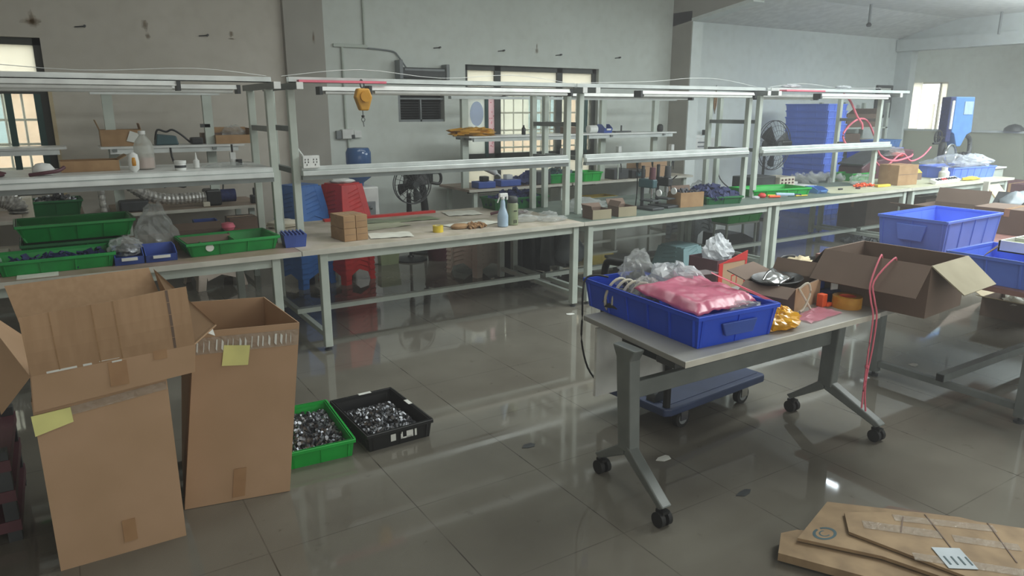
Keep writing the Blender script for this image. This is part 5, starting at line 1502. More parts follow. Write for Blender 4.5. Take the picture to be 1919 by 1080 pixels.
single(MB().lathe([(0.012, 0), (0.03, 0), (0.03, 0.022), (0.012, 0.022), (0.012, 0)], (8.72, 5.46, Z + 0.005), 12), 'dark_ring', 'maroon', 'small dark ring on the cream sheet', 'ring')
heap('orange_bits', 'cluster of orange and pink bits on the cream sheet', 'bits', (9.02, 5.56, Z + 0.004), 0.26, 0.14, 0.05, 40, (0.035, 0.02, 0.015), 'orange', 5)
single(MB().prism([(9.10, 5.42), (9.36, 5.40), (9.40, 5.46), (9.14, 5.50)], 'Z', Z + 0.005, Z + 0.035), 'yellow_tool', 'yellow', 'yellow flat tool left of the tall carton on the right bench', 'tool', bev=0.006)
bag('plastic_bag', 'crumpled clear bag at the foot of the right end post', 'bag', (9.30, 5.78, Z), (0.42, 0.25, 0.16), 'bag', 81, 0.25)
heap('green_film', 'rolls of clear and green film behind the right end posts', 'film', (9.05, 6.30, Z), 0.9, 0.3, 0.11, 60, (0.12, 0.05, 0.04), 'bag', 18)
crate('parts_tray', 'bright green tray far back behind the right end post', (9.85, 6.25, Z), 0.55, 0.3, 0.11, 'green_bright', 0, 0.02)
# --- right end bench
carton('cardboard_box', 'tall brown carton on the right bench beside the power strip', (9.78, 5.56, Z), 0.40, 0.30, 0.27, 'card_small', R(-6))
single(MB().bx(10.16, 10.24, 5.70, 5.78, Z, Z + 0.16), 'green_box', 'green_bright', 'narrow green box behind the tall brown carton', 'box', bev=0.006)
ps = thing('power_strip', 'white power strip with red and black switches on the right bench', 'power strip', (10.55, 5.32, Z), R(4))
MB().box((0, 0, 0.03), (0.74, 0.10, 0.05), (R(20), 0, 0)).build('body', 'white_plastic', ps, local=True, bev=0.005)
for i in range(8):
    MB().box((-0.28 + i * 0.08, -0.02, 0.055), (0.036, 0.045, 0.012), (R(20), 0, 0)).build('socket' if i not in (2, 3) else 'switch', 'black' if i not in (2, 3) else 'red', ps, local=True)
pg = thing('green_card', 'folded lime green card standing behind the power strip', 'card', (10.55, 5.78, Z))
MB().slab((10.38, 5.72, Z + 0.10), (10.72, 5.74, Z + 0.10), (10.66, 5.82, Z + 0.20), (10.46, 5.82, Z + 0.23), 0.006).build('lid', 'yellow', pg)
MB().bx(10.40, 10.72, 5.74, 5.96, Z, Z + 0.10).build('box', 'card_dark', pg)
wbt = thing('white_bottle', 'white squat bottle between the power strip and the blue tub', 'bottle', (10.98, 5.56, Z))
MB().lathe([(0.065, 0), (0.07, 0.006), (0.07, 0.11), (0.04, 0.135), (0.038, 0.14)], (10.98, 5.56, Z), 18).build('body', 'white_plastic', wbt, smooth=True)
MB().cyl((10.98, 5.56, Z + 0.14), (10.98, 5.56, Z + 0.175), 0.042).build('cap', 'white_plastic', wbt, smooth=True)
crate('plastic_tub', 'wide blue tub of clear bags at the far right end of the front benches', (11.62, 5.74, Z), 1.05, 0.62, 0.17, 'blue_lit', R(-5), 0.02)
bag('plastic_bag', 'big heap of clear bags overflowing the blue tub at the far right end', 'bag', (11.65, 5.78, Z + 0.10), (1.20, 0.62, 0.26), 'bag', 91, 0.16)
bag('plastic_bag', 'second clear bag in the heap at the right side of the far blue tub', 'bag', (11.98, 5.66, Z + 0.13), (0.6, 0.45, 0.22), 'bag_white', 94, 0.2)
bag('lime_scraps', 'lime green and blue scraps before the far right blue tub', 'scraps', (11.25, 5.32, Z), (0.42, 0.12, 0.06), 'yellow', 97, 0.25)
cl = thing('clipboard', 'pale board leaning against the front of the right end bench', 'board', (11.45, 4.98, 0.45))
MB().slab((11.25, 5.10, 0.74), (11.62, 5.10, 0.74), (11.72, 4.80, 0.34), (11.36, 4.80, 0.34), 0.02).build('board', 'card_pale', cl)
MB().bx(11.22, 11.27, 5.05, 5.12, 0.34, 0.80).build('clip', 'edge', cl)
# red hoses
single(MB().tube([(8.50, 5.66, 1.99), (8.66, 5.66, 1.90), (8.80, 5.64, 1.72), (8.93, 5.64, 1.62), (8.95, 5.64, 1.55)], 0.013), 'air_hose', 'pink_rope', 'red air hose dropping from the overhead channel by the right posts', 'hose', smooth=True)
single(MB().tube([(8.98, 5.75, 1.31), (8.80, 5.75, 1.36), (8.72, 5.75, 1.50), (8.95, 5.75, 1.66), (9.20, 5.75, 1.66), (9.42, 5.75, 1.45), (9.60, 5.75, 1.20), (9.95, 5.75, 1.10), (10.35, 5.75, 1.14), (10.42, 5.75, 1.18)], 0.013), 'air_hose', 'pink_rope', 'red air hose looping round the right end post down to the bench', 'hose', smooth=True)
single(MB().tube([(9.50, 5.80, 1.18), (9.9, 5.85, 1.0), (10.4, 5.9, 1.18), (10.7, 5.92, 1.06), (11.0, 5.92, 1.12), (11.2, 5.92, 1.25)], 0.012), 'air_hose', 'pink_rope', 'red air hose sagging between the end post and the welding machine', 'hose', smooth=True)

# blue ultrasonic welding machine
wm = thing('welding_machine', 'tall blue welding press with a hand wheel on the right end bench', 'machine', (12.0, 6.15, Z))
MB().prism([(12.00, 1.99), (12.56, 1.99), (12.60, 1.44), (12.46, 1.40), (12.32, 1.22), (12.20, 1.22), (12.08, 1.42), (12.00, 1.45)], 'Y', 6.05, 6.20).build('head', 'sky_blue', wm, bev=0.012)
MB().bx(12.26, 12.52, 6.040, 6.051, 1.72, 1.92).build('rating_plate', 'spray_blue', wm)
MB().bx(11.86, 11.995, 6.06, 6.20, 1.30, 1.985).build('column_cover', 'navy', wm, bev=0.01)
MB().bx(11.90, 11.96, 6.045, 6.061, 1.50, 1.93).build('scale_strip', 'label', wm)
MB().cyl((11.92, 6.13, Z), (11.92, 6.13, 1.50), 0.05).build('column', 'dark_grey', wm, smooth=True)
MB().cyl((12.22, 6.10, Z + 0.12), (12.22, 6.10, 1.24), 0.04).build('ram', 'chrome', wm, smooth=True)
MB().ring((11.62, 6.05, 1.38), 0.10, 0.014, 'Y', 24).cyl((11.52, 6.05, 1.38), (11.72, 6.05, 1.38), 0.009).cyl((11.62, 6.05, 1.28), (11.62, 6.05, 1.48), 0.009).cyl((11.56, 6.0, 1.29), (11.40, 6.0, 1.29), 0.016).cyl((11.62, 6.05, 1.38), (11.90, 6.10, 1.36), 0.022).build('hand_wheel', 'black', wm, smooth=True)
MB().ring((12.00, 6.02, 1.10), 0.16, 0.018, 'Y', 26).build('gauge_ring', 'chrome', wm, smooth=True)
MB().cyl((12.00, 6.03, 1.10), (12.00, 6.06, 1.10), 0.15, n=24).build('gauge_face', 'grey_plastic', wm, smooth=True)
MB().bx(11.65, 12.20, 5.98, 6.42, Z, Z + 0.12).build('base', 'maroon', wm, bev=0.01)
MB().blob((12.45, 6.02, 1.02), (0.34, 0.22, 0.22), 5, 0.2, flat=False).build('tool_horn', 'black', wm)
MB().tube([(12.45, 6.12, 1.42), (12.62, 6.08, 1.34), (12.62, 6.05, 1.16), (12.48, 6.0, 1.04)], 0.035).build('cable_loom', 'dark_grey', wm, smooth=True)
mm = thing('maroon_machine', 'low dark maroon machine with a sloping bag on top behind the tall carton', 'machine', (10.5, 6.30, Z))
MB().prism([(9.85, Z), (11.12, Z), (11.16, 1.20), (10.9, 1.22), (10.55, 1.10), (10.0, 1.06), (9.85, 0.98)], 'Y', 6.14, 6.52).build('body', 'maroon', mm, bev=0.02)
MB().slab((9.80, 6.10, 1.02), (10.42, 6.10, 1.20), (10.42, 6.5, 1.20), (9.80, 6.5, 1.02), 0.02).build('sloping_lid', 'dark_grey', mm)
bag('plastic_bag', 'clear bag with a red piece on top of the maroon machine', 'bag', (10.62, 6.20, 1.12), (0.5, 0.3, 0.16), 'bag', 99, 0.2)
bag('red_piece', 'bright red piece under the clear bag on the maroon machine', 'piece', (10.72, 6.15, 1.10), (0.22, 0.16, 0.09), 'red', 98, 0.15)
# ================================================================ UNDER AND BEHIND THE BENCHES
def stack(kind, x, y, n, pitch, m, rz, col, first_h=0.45, w=0.34, dx=0.0):
    g = '%s stools in one stack' % col
    proto = None
    for i in range(n):
        z = i * pitch
        if i == 0:
            lab = 'bottom stool of the %s stack %s' % (col, kind)
        elif i == n - 1:
            lab = 'topmost stool of the %s stack %s' % (col, kind)
        else:
            o_ = ['second', 'third', 'fourth', 'fifth', 'sixth', 'seventh', 'eighth', 'ninth', 'tenth', 'eleventh', 'twelfth'][i - 1]
            lab = '%s stool from the floor in the %s stack %s' % (o_, col, kind)
        if proto is None:
            proto = make_stool(lab, (x, y, z), m, rz, first_h, w, g)
        else:
            dup(proto, (x + dx * i, y, z), rz + R(0.6) * (i % 2), lab)
stack('left of the red one', 2.10, 7.45, 12, 0.055, 'blue_stool', R(22), 'blue', 0.45, 0.36)
stack('before the water cooler', 2.53, 7.40, 12, 0.055, 'red_stool', R(24), 'red', 0.45, 0.36)
stack('under the paper bench', 3.93, 6.98, 6, 0.05, 'beige_stool', R(15), 'beige', 0.42, 0.42)
make_stool('pale stool under the left bench behind the cartons', (1.27, 7.95, 0), 'beige_stool', R(8), 0.46, 0.42)
make_stool('grey teal stool under the drill press bench by the red edged carton', (5.72, 5.60, 0), 'teal_stool', R(10), 0.36, 0.40)
bag('white_cloth', 'folded white cloth on top of the red stool stack', 'cloth', (2.53, 7.38, 1.056), (0.26, 0.24, 0.05), 'poster', 3, 0.2)

wc = thing('water_cooler', 'white water cooler with a blue bottle beside the red stools', 'water cooler', (2.99, 8.1, 0))
MB().bx(2.82, 3.16, 7.95, 8.27, 0, 0.93).build('body', 'white_plastic', wc, bev=0.02)
MB().bx(2.87, 3.11, 7.935, 7.955, 0.55, 0.76).build('tap_recess', 'grey_plastic', wc, bev=0.01)
for x in (2.94, 3.04):
    MB().cyl((x, 7.94, 0.70), (x, 7.90, 0.68), 0.014).build('tap', 'chrome', wc, smooth=True)
MB().lathe([(0.04, 0.92), (0.05, 0.97), (0.135, 1.03), (0.145, 1.06), (0.145, 1.16), (0.138, 1.18), (0.145, 1.20), (0.145, 1.32), (0.12, 1.37), (0.0, 1.375)], (2.99, 8.11, 0), 28).build('bottle', 'water', wc, smooth=True)

sf = thing('pedestal_fan', 'black pedestal fan with a round base on the floor behind the paper bench', 'fan', (3.55, 7.98, 0))
MB().lathe([(0.20, 0), (0.20, 0.015), (0.16, 0.03), (0.04, 0.04), (0.03, 0.06)], (3.55, 7.98, 0), 30).build('base', 'black', sf, smooth=True)
MB().cyl((3.55, 7.98, 0.03), (3.55, 7.98, 0.5), 0.017).cyl((3.55, 7.98, 0.5), (3.55, 7.98, 0.82), 0.036, 0.026).build('pole', 'black', sf, smooth=True)
def fan_head(r, c, rad, m_cage, rings=5, blades=4, ydir=-1, mb_='black', wires=20, depth=0.07):
    cx, cy, cz = c
    cg = MB()
    for k in range(1, rings + 1):
        rr = rad * k / rings
        cg.ring((cx, cy + ydir * depth * (1 - (k / rings) ** 2), cz), rr, 0.003 if k < rings else 0.007, 'Y', 30, 5)
    for k in range(wires):
        a = 2 * PI * k / wires
        pts = []
        for s in (0.15, 0.5, 0.8, 1.0):
            pts.append((cx + rad * s * math.cos(a), cy + ydir * depth * (1 - s * s), cz + rad * s * math.sin(a)))
        cg.tube(pts, 0.0028, n=4, smooth=0)
    cg.ring((cx, cy + 0.05 * -ydir, cz), rad, 0.006, 'Y', 30, 5)
    cg.build('cage', m_cage, r)
    for k in range(blades):
        a = 2 * PI * k / blades + 0.3
        b = MB()
        def bl(u, v):
            rr = rad * (0.16 + 0.72 * u)
            aa = a + (v - 0.5) * (0.95 - 0.25 * u)
            return Vector((cx + rr * math.cos(aa), cy + (v - 0.5) * 0.05, cz + rr * math.sin(aa)))
        b.sheet(bl, 5, 4).build('blade', mb_, r, solid=0.004)
    MB().cyl((cx, cy + ydir * (depth + 0.008), cz), (cx, cy + ydir * 0.01, cz), rad * 0.16, n=18).build('hub', m_cage, r, smooth=True)
    MB().cyl((cx, cy - ydir * 0.05, cz), (cx, cy - ydir * 0.20, cz), rad * 0.30, rad * 0.2, n=18).build('motor', 'black', r, smooth=True)
fan_head(sf, (3.56, 7.86, 0.94), 0.235, 'dark_grey')
sf2 = thing('pedestal_fan', 'second black fan seen from the side, right of the round based fan', 'fan', (3.92, 8.35, 0))
MB().lathe([(0.19, 0), (0.19, 0.015), (0.04, 0.04), (0.03, 0.06)], (3.92, 8.35, 0), 26).build('base', 'black', sf2, smooth=True)
MB().cyl((3.92, 8.35, 0.03), (3.94, 8.35, 0.55), 0.02).cyl((3.94, 8.35, 0.5), (3.90, 8.35, 0.95), 0.05, 0.04).build('pole', 'black', sf2, smooth=True)
MB().bx(3.66, 4.02, 8.24, 8.40, 0.90, 1.06).build('motor_case', 'black', sf2, bev=0.03)
MB().tube([(4.0, 8.3, 1.02), (4.12, 8.3, 1.02), (4.15, 8.3, 0.95), (4.12, 8.3, 0.88), (4.0, 8.3, 0.90)], 0.02).build('handle', 'black', sf2, smooth=True)
MB().ring((3.80, 8.28, 0.80), 0.13, 0.008, 'Y', 26).ring((3.80, 8.28, 0.80), 0.085, 0.004, 'Y', 22).ring((3.80, 8.28, 0.80), 0.04, 0.004, 'Y', 18).build('grille', 'dark_grey', sf2, smooth=True)

# bins, bags and boxes under the benches
lb = thing('bucket', 'reddish brown bucket behind the paper bench next to the fan base', 'bucket', (3.86, 7.82, 0))
MB().lathe([(0.13, 0), (0.18, 0.30), (0.185, 0.30), (0.185, 0.32), (0.17, 0.32), (0.12, 0.012), (0.0, 0.012)], (3.86, 7.82, 0), 24).build('body', 'maroon', lb, smooth=True)
single(MB().openbox(0.26, 0.24, 0.26, 0.006, 0.02, 0, 3.22, 7.95), 'waste_bin', 'green_thermos', 'olive waste bin by the wall left of the fan base', 'bin')
dc = thing('draped_sheet', 'dark grey sheet hanging in folds under the right end of the paper bench', 'sheet', (4.42, 6.62, 0))
MB().sheet(lambda u, v: Vector((4.10 + 0.62 * u + 0.02 * (1 - v) * math.sin(7 * u), 6.62 + (0.05 + 0.05 * v) * math.sin(21 * u + 0.6 * v) + 0.02 * math.sin(53 * u), 0.74 - 0.735 * v)), 60, 8).build('cloth', 'dark_grey', dc, smooth=True, solid=0.006)
MB().sheet(lambda u, v: Vector((4.52 + 0.42 * u, 6.50 + (0.03 + 0.05 * v) * math.sin(17 * u + 1.5) + 0.015 * math.sin(41 * u), 0.70 - 0.60 * v - 0.08 * u * v)), 50, 8).build('front_fold', 'grey_plastic', dc, smooth=True, solid=0.006)
MB().cyl((4.05, 6.62, 0.745), (5.0, 6.62, 0.745), 0.010).build('hanging_rail', 'steel_dark', dc)
hb_ = thing('hanging_bag', 'pale grey knotted bag hanging under the right end of the paper bench', 'bag', (4.66, 6.2, 0.16))
hq = MB().lathe([(0.04, 0.16), (0.13, 0.18), (0.165, 0.24), (0.16, 0.32), (0.12, 0.42), (0.07, 0.51), (0.03, 0.58), (0.018, 0.62)], (4.66, 6.2, 0), 26)
hq.v = [p + Vector((0.03 * noise.noise(p * 9), 0.03 * noise.noise(p * 9 + Vector((5, 1, 2))), 0.02 * noise.noise(p * 12))) for p in hq.v]
hq.build('sack', 'bag_grey', hb_, smooth=True)
MB().tube([(4.66, 6.2, 0.60), (4.67, 6.2, 0.66), (4.655, 6.2, 0.70)], 0.014).build('knot', 'dark_grey', hb_, smooth=True)
bag('white_scrap', 'white rag on the floor under the paper bench', 'rag', (4.26, 6.12, 0), (0.30, 0.12, 0.09), 'poster', 111, 0.3)
rc = thing('cardboard_box', 'open carton with red edges and a brown panel behind the blue tub', 'cardboard box', (5.58, 4.93, 0), R(3))
MB().openbox(0.44, 0.36, 0.36, 0.006).build('body', 'maroon', rc, local=True)
MB().bx(-0.14, 0.205, -0.186, -0.181, 0.03, 0.325).build('brown_panel', 'card', rc, local=True)
MB().prism([(-0.20, 0.325), (-0.10, 0.34), (0.235, 0.42), (0.235, 0.36), (0.225, 0.0), (0.205, 0.0), (0.205, 0.325), (-0.14, 0.325), (-0.14, 0.0), (-0.20, 0.0)], 'Y', -0.190, -0.181).build('red_border', 'red', rc, local=True)
b = MB()
for x in (0.0, 0.08):
    b.bx(x, x + 0.012, -0.188, -0.185, 0.10, 0.19).bx(x, x + 0.05, -0.188, -0.185, 0.18, 0.192)
b.build('printing', 'red', rc, local=True)
bag('plastic_bag', 'milky bag puffing out of the carton with red edges', 'bag', (5.62, 4.97, 0.28), (0.34, 0.28, 0.34), 'bag_white', 113, 0.15, pinch=0.4)
single(MB().prism([(7.05, 0), (7.62, 0), (7.62, 0.16), (7.4, 0.25), (7.05, 0.25)], 'Y', 6.15, 6.5), 'dark_carton', 'dark_grey', 'dark carton on the floor under the tool bench behind the red edged carton', 'cardboard box')
pb_ = thing('platform_board', 'flat dark cart deck with a pale edge on the floor under the drill press bench', 'cart', (5.75, 6.2, 0))
MB().slab((5.25, 6.05, 0.10), (6.2, 5.95, 0.10), (6.3, 6.35, 0.10), (5.4, 6.5, 0.10), 0.03).build('deck', 'dark_grey', pb_)
MB().beam((5.25, 6.05, 0.10), (6.2, 5.95, 0.10), 0.02, 0.035).build('edge_strip', 'alu', pb_)
for x, y in ((5.4, 6.1), (6.1, 6.02), (5.5, 6.4), (6.2, 6.3)):
    MB().cyl((x - 0.015, y, 0.042), (x + 0.015, y, 0.042), 0.042).build('wheel', 'rubber', pb_, smooth=True)
tn = thing('trash_bin', 'dark bin lined with a black bag behind the dark brown carton', 'bin', (6.15, 4.35, 0), R(10))
MB().openbox(0.36, 0.36, 0.34, 0.006, 0.04).build('bin', 'dark_grey', tn, local=True)
MB().sheet(lambda u, v: Vector(((0.185 + 0.02 * v) * math.cos(2 * PI * u) * 1.15, (0.185 + 0.02 * v) * math.sin(2 * PI * u) * 1.15, 0.36 - 0.15 * v + 0.03 * noise.noise(Vector((math.cos(2 * PI * u) * 3, math.sin(2 * PI * u) * 3, v * 2)))))
           , 30, 5).build('liner', 'black', tn, local=True, smooth=True, solid=0.004)
bag('crumpled_paper', 'crumpled pale waste at the mouth of the dark lined bin', 'waste', (6.15, 4.36, 0.22), (0.30, 0.30, 0.18), 'card_pale', 117, 0.3)
crate('parts_tray', 'bright green tray on the low rail under the right end of the drill press bench', (7.25, 6.15, 0.42), 0.62, 0.3, 0.10, 'green_bright', 0, 0.02)
st = thing('tray_stand', 'low grey stand carrying the green tray under the bench', 'stand', (7.25, 6.15, 0))
MB().bx(6.95, 7.55, 6.02, 6.28, 0.395, 0.418).build('board', 'steel', st)
for x in (6.98, 7.52):
    for y in (6.05, 6.25):
        MB().bx(x - 0.012, x + 0.012, y - 0.012, y + 0.012, 0, 0.395).build('leg', 'steel', st)
stack('under the drill press bench', 7.58, 7.25, 5, 0.06, 'grey_plastic', R(12), 'grey', 0.42, 0.40)
carton('cardboard_box', 'grey brown carton under the left half of the right end bench', (10.3, 6.22, 0), 0.9, 0.45, 0.58, 'card_dark', 0)
heap('dark_scraps', 'dark scraps on the floor left of the carton under the right end bench', 'scraps', (9.6, 5.75, 0), 0.9, 0.35, 0.07, 90, (0.07, 0.05, 0.03), 'dark_grey', 30)
carton('cardboard_box', 'brown carton under the right end bench behind the leaning board', (11.2, 5.95, 0), 0.6, 0.45, 0.5, 'card_dark', 0)

# ================================================================ REAR ROW GOODS
ZB = 1.451
open_carton('cardboard_box', 'open carton with a white label at the left end of the rear shelf', (0.58, 8.32, ZB), 0.36, 0.24, 0.16, 'card_small', 0, (('x-', 0.10, 18), ('x+', 0.06, -10)))
single(MB().slab((0.62, 8.19, 1.50), (0.74, 8.19, 1.47), (0.76, 8.185, 1.56), (0.66, 8.185, 1.60), 0.002), 'paper_label', 'label', 'white label sheet hanging on the open carton of the rear shelf', 'label')
pt = thing('transformer', 'teal transformer with a looped black cord on the rear shelf', 'transformer', (0.99, 8.3, ZB))
MB().prism([(0.88, ZB), (1.10, ZB), (1.08, ZB + 0.09), (0.90, ZB + 0.11)], 'Y', 8.2, 8.38).build('case', 'teal', pt, bev=0.012)
MB().tube([(0.89, 8.3, ZB + 0.05), (0.92, 8.3, ZB + 0.15), (1.0, 8.3, ZB + 0.13), (1.06, 8.3, ZB + 0.15), (1.14, 8.3, ZB + 0.10), (1.22, 8.3, ZB + 0.02)], 0.010).build('cord', 'black', pt, smooth=True)
MB().bx(1.22, 1.34, 8.22, 8.34, ZB, ZB + 0.07).build('plug', 'black', pt, bev=0.015)
MB().tube([(1.0, 8.1, ZB - 0.02), (1.01, 8.08, ZB - 0.15), (1.08, 8.08, ZB - 0.30), (1.10, 8.08, ZB - 0.42), (0.98, 8.1, ZB - 0.40), (0.90, 8.12, ZB - 0.42)], 0.010).build('lead', 'black', pt, smooth=True)
cp = thing('metal_stand', 'short chrome post standing on the rear shelf right of the transformer', 'post', (1.40, 8.3, ZB))
MB().cyl((1.40, 8.3, ZB), (1.40, 8.3, ZB + 0.20), 0.024).build('post', 'chrome', cp, smooth=True)
MB().bx(1.34, 1.43, 8.27, 8.33, ZB + 0.17, ZB + 0.205).build('head', 'dark_grey', cp)
open_carton('cardboard_box', 'low brown carton at the right end of the rear shelf', (1.64, 8.30, ZB), 0.36, 0.22, 0.09, 'card_small', 0, (('x+', 0.07, -5), ('y+', 0.08, 15)))
carton('cardboard_box', 'flat brown carton in the middle of the rear shelf by the chrome post', (1.50, 8.42, ZB), 0.3, 0.14, 0.11, 'card_dark')
bag('plastic_bag', 'clear crumpled bag on the brown carton at the right end of the rear shelf', 'bag', (1.66, 8.30, ZB + 0.07), (0.22, 0.18, 0.13), 'bag', 121, 0.25)
def duct(label, pts, r):
    P = MB().tube(pts, r, n=12, smooth=10)
    n = 12
    for i in range(len(P.v) // n):
        if i % 2 == 0:
            c = sum((P.v[i * n + k] for k in range(n)), Vector()) / n
            for k in range(n):
                P.v[i * n + k] = c + (P.v[i * n + k] - c) * 0.86
    return single(P, 'flexible_duct', 'foil', label, 'duct', smooth=False)
duct('silver flexible duct sagging along the rear bench under the brown cartons', [(0.50, 8.28, 1.14), (0.62, 8.2, 1.04), (0.75, 8.2, 0.95), (0.95, 8.2, 0.90), (1.15, 8.2, 0.90), (1.30, 8.2, 0.90)], 0.060)
duct('narrow silver flexible duct hanging straight down beside the rear shelf', [(0.33, 8.02, 1.28), (0.33, 8.02, 1.0), (0.335, 8.02, 0.72)], 0.032)
duct('coil of silver flexible duct at the far left end of the rear bench', [(-0.75, 8.12, 0.90), (-0.62, 8.10, 0.99), (-0.48, 8.10, 1.0), (-0.37, 8.10, 0.94), (-0.36, 8.10, 0.86)], 0.085)
bd = thing('blower_motor', 'black blower with a blue motor at the end of the silver duct', 'motor', (1.42, 8.3, Z))
MB().bx(1.30, 1.46, 8.18, 8.42, Z, Z + 0.17).build('housing', 'black', bd, bev=0.02)
MB().cyl((1.46, 8.3, Z + 0.09), (1.62, 8.3, Z + 0.09), 0.07).build('motor', 'navy', bd, smooth=True)
MB().bx(1.26, 1.33, 8.14, 8.20, Z, Z + 0.05).build('switch', 'cream_plastic', bd, bev=0.008)
MB().tube([(1.5, 8.3, Z + 0.15), (1.53, 8.34, Z + 0.30), (1.60, 8.36, Z + 0.42)], 0.008).build('lead', 'black', bd, smooth=True)
cnp = thing('adapter_plug', 'black plug adapter standing at the right end of the left rear bench', 'adapter', (1.80, 8.2, Z))
MB().bx(1.76, 1.84, 8.15, 8.25, Z, Z + 0.09).cyl((1.80, 8.2, Z + 0.09), (1.80, 8.2, Z + 0.17), 0.012).build('body', 'black', cnp, bev=0.01)
single(MB().bx(0.48, 0.74, 8.10, 8.3, Z, Z + 0.11), 'dark_case', 'dark_grey', 'dark instrument case under the left end of the rear shelf', 'case', bev=0.015)
crate('parts_tray', 'green tray of metal parts on the far left rear bench under the window', (-0.06, 8.36, Z), 0.44, 0.36, 0.15, 'green_dark', R(2), 0.04)
heap('steel_parts', 'grey metal parts heaped in the green tray under the left window', 'parts', (-0.06, 8.36, Z + 0.06), 0.36, 0.28, 0.13, 130, (0.05, 0.03, 0.02), 'part_metal', 31)
single(MB().bx(-0.34, -0.24, 8.1, 8.3, Z, Z + 0.20), 'white_box', 'cream_plastic', 'cream box between the foil coil and the green tray', 'box', bev=0.01)

# middle rear benches
ZM = 1.471
single(MB().blob((0, 0, 0), (0.62, 0.36, 0.13), 131, 0.30, nu=34, nv=18), 'folded_cloth', 'mustard', 'folded mustard coloured cloth on the left end of the middle rear shelf', 'cloth', smooth=True).location = (4.62, 8.28, ZM)
for i, (x, lab) in enumerate(((5.40, 'black little bottle on the middle rear shelf, left of two'), (5.55, 'black little bottle on the middle rear shelf, right of two'))):
    r = thing('small_bottle', lab, 'bottle', (x, 8.28, ZM))
    MB().lathe([(0.026, 0), (0.028, 0.004), (0.028, 0.08), (0.012, 0.10)], (x, 8.28, ZM), 14).build('body', 'black', r, smooth=True)
    MB().cyl((x, 8.28, ZM + 0.10), (x, 8.28, ZM + 0.125), 0.013).build('cap', 'black', r, smooth=True)
r = thing('small_box', 'brown box on the middle rear shelf behind the posts', 'box', (6.18, 8.3, ZM))
MB().bx(6.08, 6.26, 8.22, 8.38, ZM, ZM + 0.09).build('body', 'card_dark', r, bev=0.005)
wt = thing('tape_roll', 'white tape roll lying on edge on the middle rear shelf', 'tape roll', (6.55, 8.25, ZM))
MB().cyl((6.48, 8.25, ZM + 0.055), (6.62, 8.25, ZM + 0.055), 0.055, n=22).build('tape', 'white_plastic', wt, smooth=True)
parts_bin('blue bin on the middle rear shelf right of the white tape roll', (6.80, 8.28, ZM), 0.14, 0.16, 0.12)
bp = thing('clamp_stand', 'small dark clamp with an upright pin on the middle rear shelf', 'clamp', (7.12, 8.28, ZM))
MB().bx(6.98, 7.28, 8.24, 8.32, ZM, ZM + 0.02).cyl((7.12, 8.28, ZM + 0.02), (7.12, 8.28, ZM + 0.10), 0.012).build('body', 'dark_grey', bp)
bw = single(MB().lathe([(0.05, 0), (0.06, 0.03), (0.055, 0.09), (0.03, 0.11)], (7.88, 8.28, ZM), 18), 'black_pot', 'black', 'round black pot near the right end of the middle rear shelf', 'pot', smooth=True)
for x, lab in ((5.95, 'white clip lamp on the front rail left of the posts over the window bench'), (6.95, 'white clip lamp on the rear row right of the window'), (8.0, 'white clip lamp on the rear row beside the pillar')):
    r = thing('clip_lamp', lab, 'lamp', (x, 8.12, 1.12))
    MB().cyl((x, 8.12, 1.08), (x, 8.12, 1.20), 0.012).bx(x - 0.03, x + 0.03, 8.09, 8.16, 1.16, 1.28).build('arm', 'white_plastic', r, bev=0.006)
    MB().bx(x - 0.028, x + 0.028, 8.07, 8.10, 1.10, 1.19).tube([(x, 8.12, 1.10), (x + 0.05, 8.12, 1.02), (x + 0.06, 8.12, 0.90)], 0.008).build('clip', 'black', r)
    MB().cyl((x, 8.12, 0.80), (x, 8.12, 1.08), 0.010).build('stem', 'steel', r)
for x, w, y, lab in ((4.72, 0.26, 8.20, 'small blue clamp fixture at the left corner of the window bench'), (5.12, 0.32, 8.25, 'small blue clamp fixture right of the corner one on the window bench')):
    r = thing('clamp_fixture', lab, 'fixture', (x, y, Z))
    MB().bx(x - w / 2, x + w / 2, y - 0.10, y + 0.10, Z, Z + 0.085).build('base', 'blue_small', r, bev=0.01)
    MB().bx(x - 0.04, x + 0.06, y - 0.05, y + 0.05, Z + 0.085, Z + 0.15).build('jaw', 'black' if x < 5 else 'bag_white', r, bev=0.01)
dsk = thing('desk_lamp', 'white bell shaped desk lamp on the window bench', 'lamp', (5.0, 8.45, Z))
MB().cyl((5.06, 8.45, Z + 0.15), (4.92, 8.45, Z + 0.27), 0.035, 0.09, n=18).build('shade', 'white_plastic', dsk, smooth=True)
MB().tube([(5.06, 8.45, Z + 0.16), (5.14, 8.45, Z + 0.10), (5.12, 8.45, Z + 0.01)], 0.012).lathe([(0.07, 0), (0.07, 0.012), (0.0, 0.02)], (5.12, 8.45, Z)).build('stand', 'white_plastic', dsk, smooth=True)
heap('blue_spools', 'row of dark blue parts on the window bench', 'parts', (5.45, 8.3, Z), 0.42, 0.25, 0.13, 50, (0.10, 0.06, 0.05), 'navy', 41)
ctl = thing('control_box', 'dark control box with a round dial on the window bench', 'controller', (5.62, 8.2, Z))
MB().bx(5.50, 5.74, 8.10, 8.35, Z, Z + 0.18).build('case', 'dark_grey', ctl, bev=0.015)
MB().cyl((5.64, 8.10, Z + 0.06), (5.64, 8.085, Z + 0.06), 0.024).build('dial', 'white_plastic', ctl, smooth=True)
crate('parts_tray', 'green tray on the window bench behind the posts', (6.05, 8.3, Z), 0.62, 0.36, 0.13, 'green', 0, 0.02)
heap('dark_parts', 'dark green parts in the tray on the window bench', 'parts', (5.98, 8.3, Z + 0.05), 0.46, 0.28, 0.13, 60, (0.07, 0.05, 0.03), 'teal', 44)
crate('parts_tray', 'bright green tray end peeping out between the posts on the rear bench', (6.48, 8.28, Z), 0.34, 0.34, 0.13, 'green_bright', 0, 0.02)
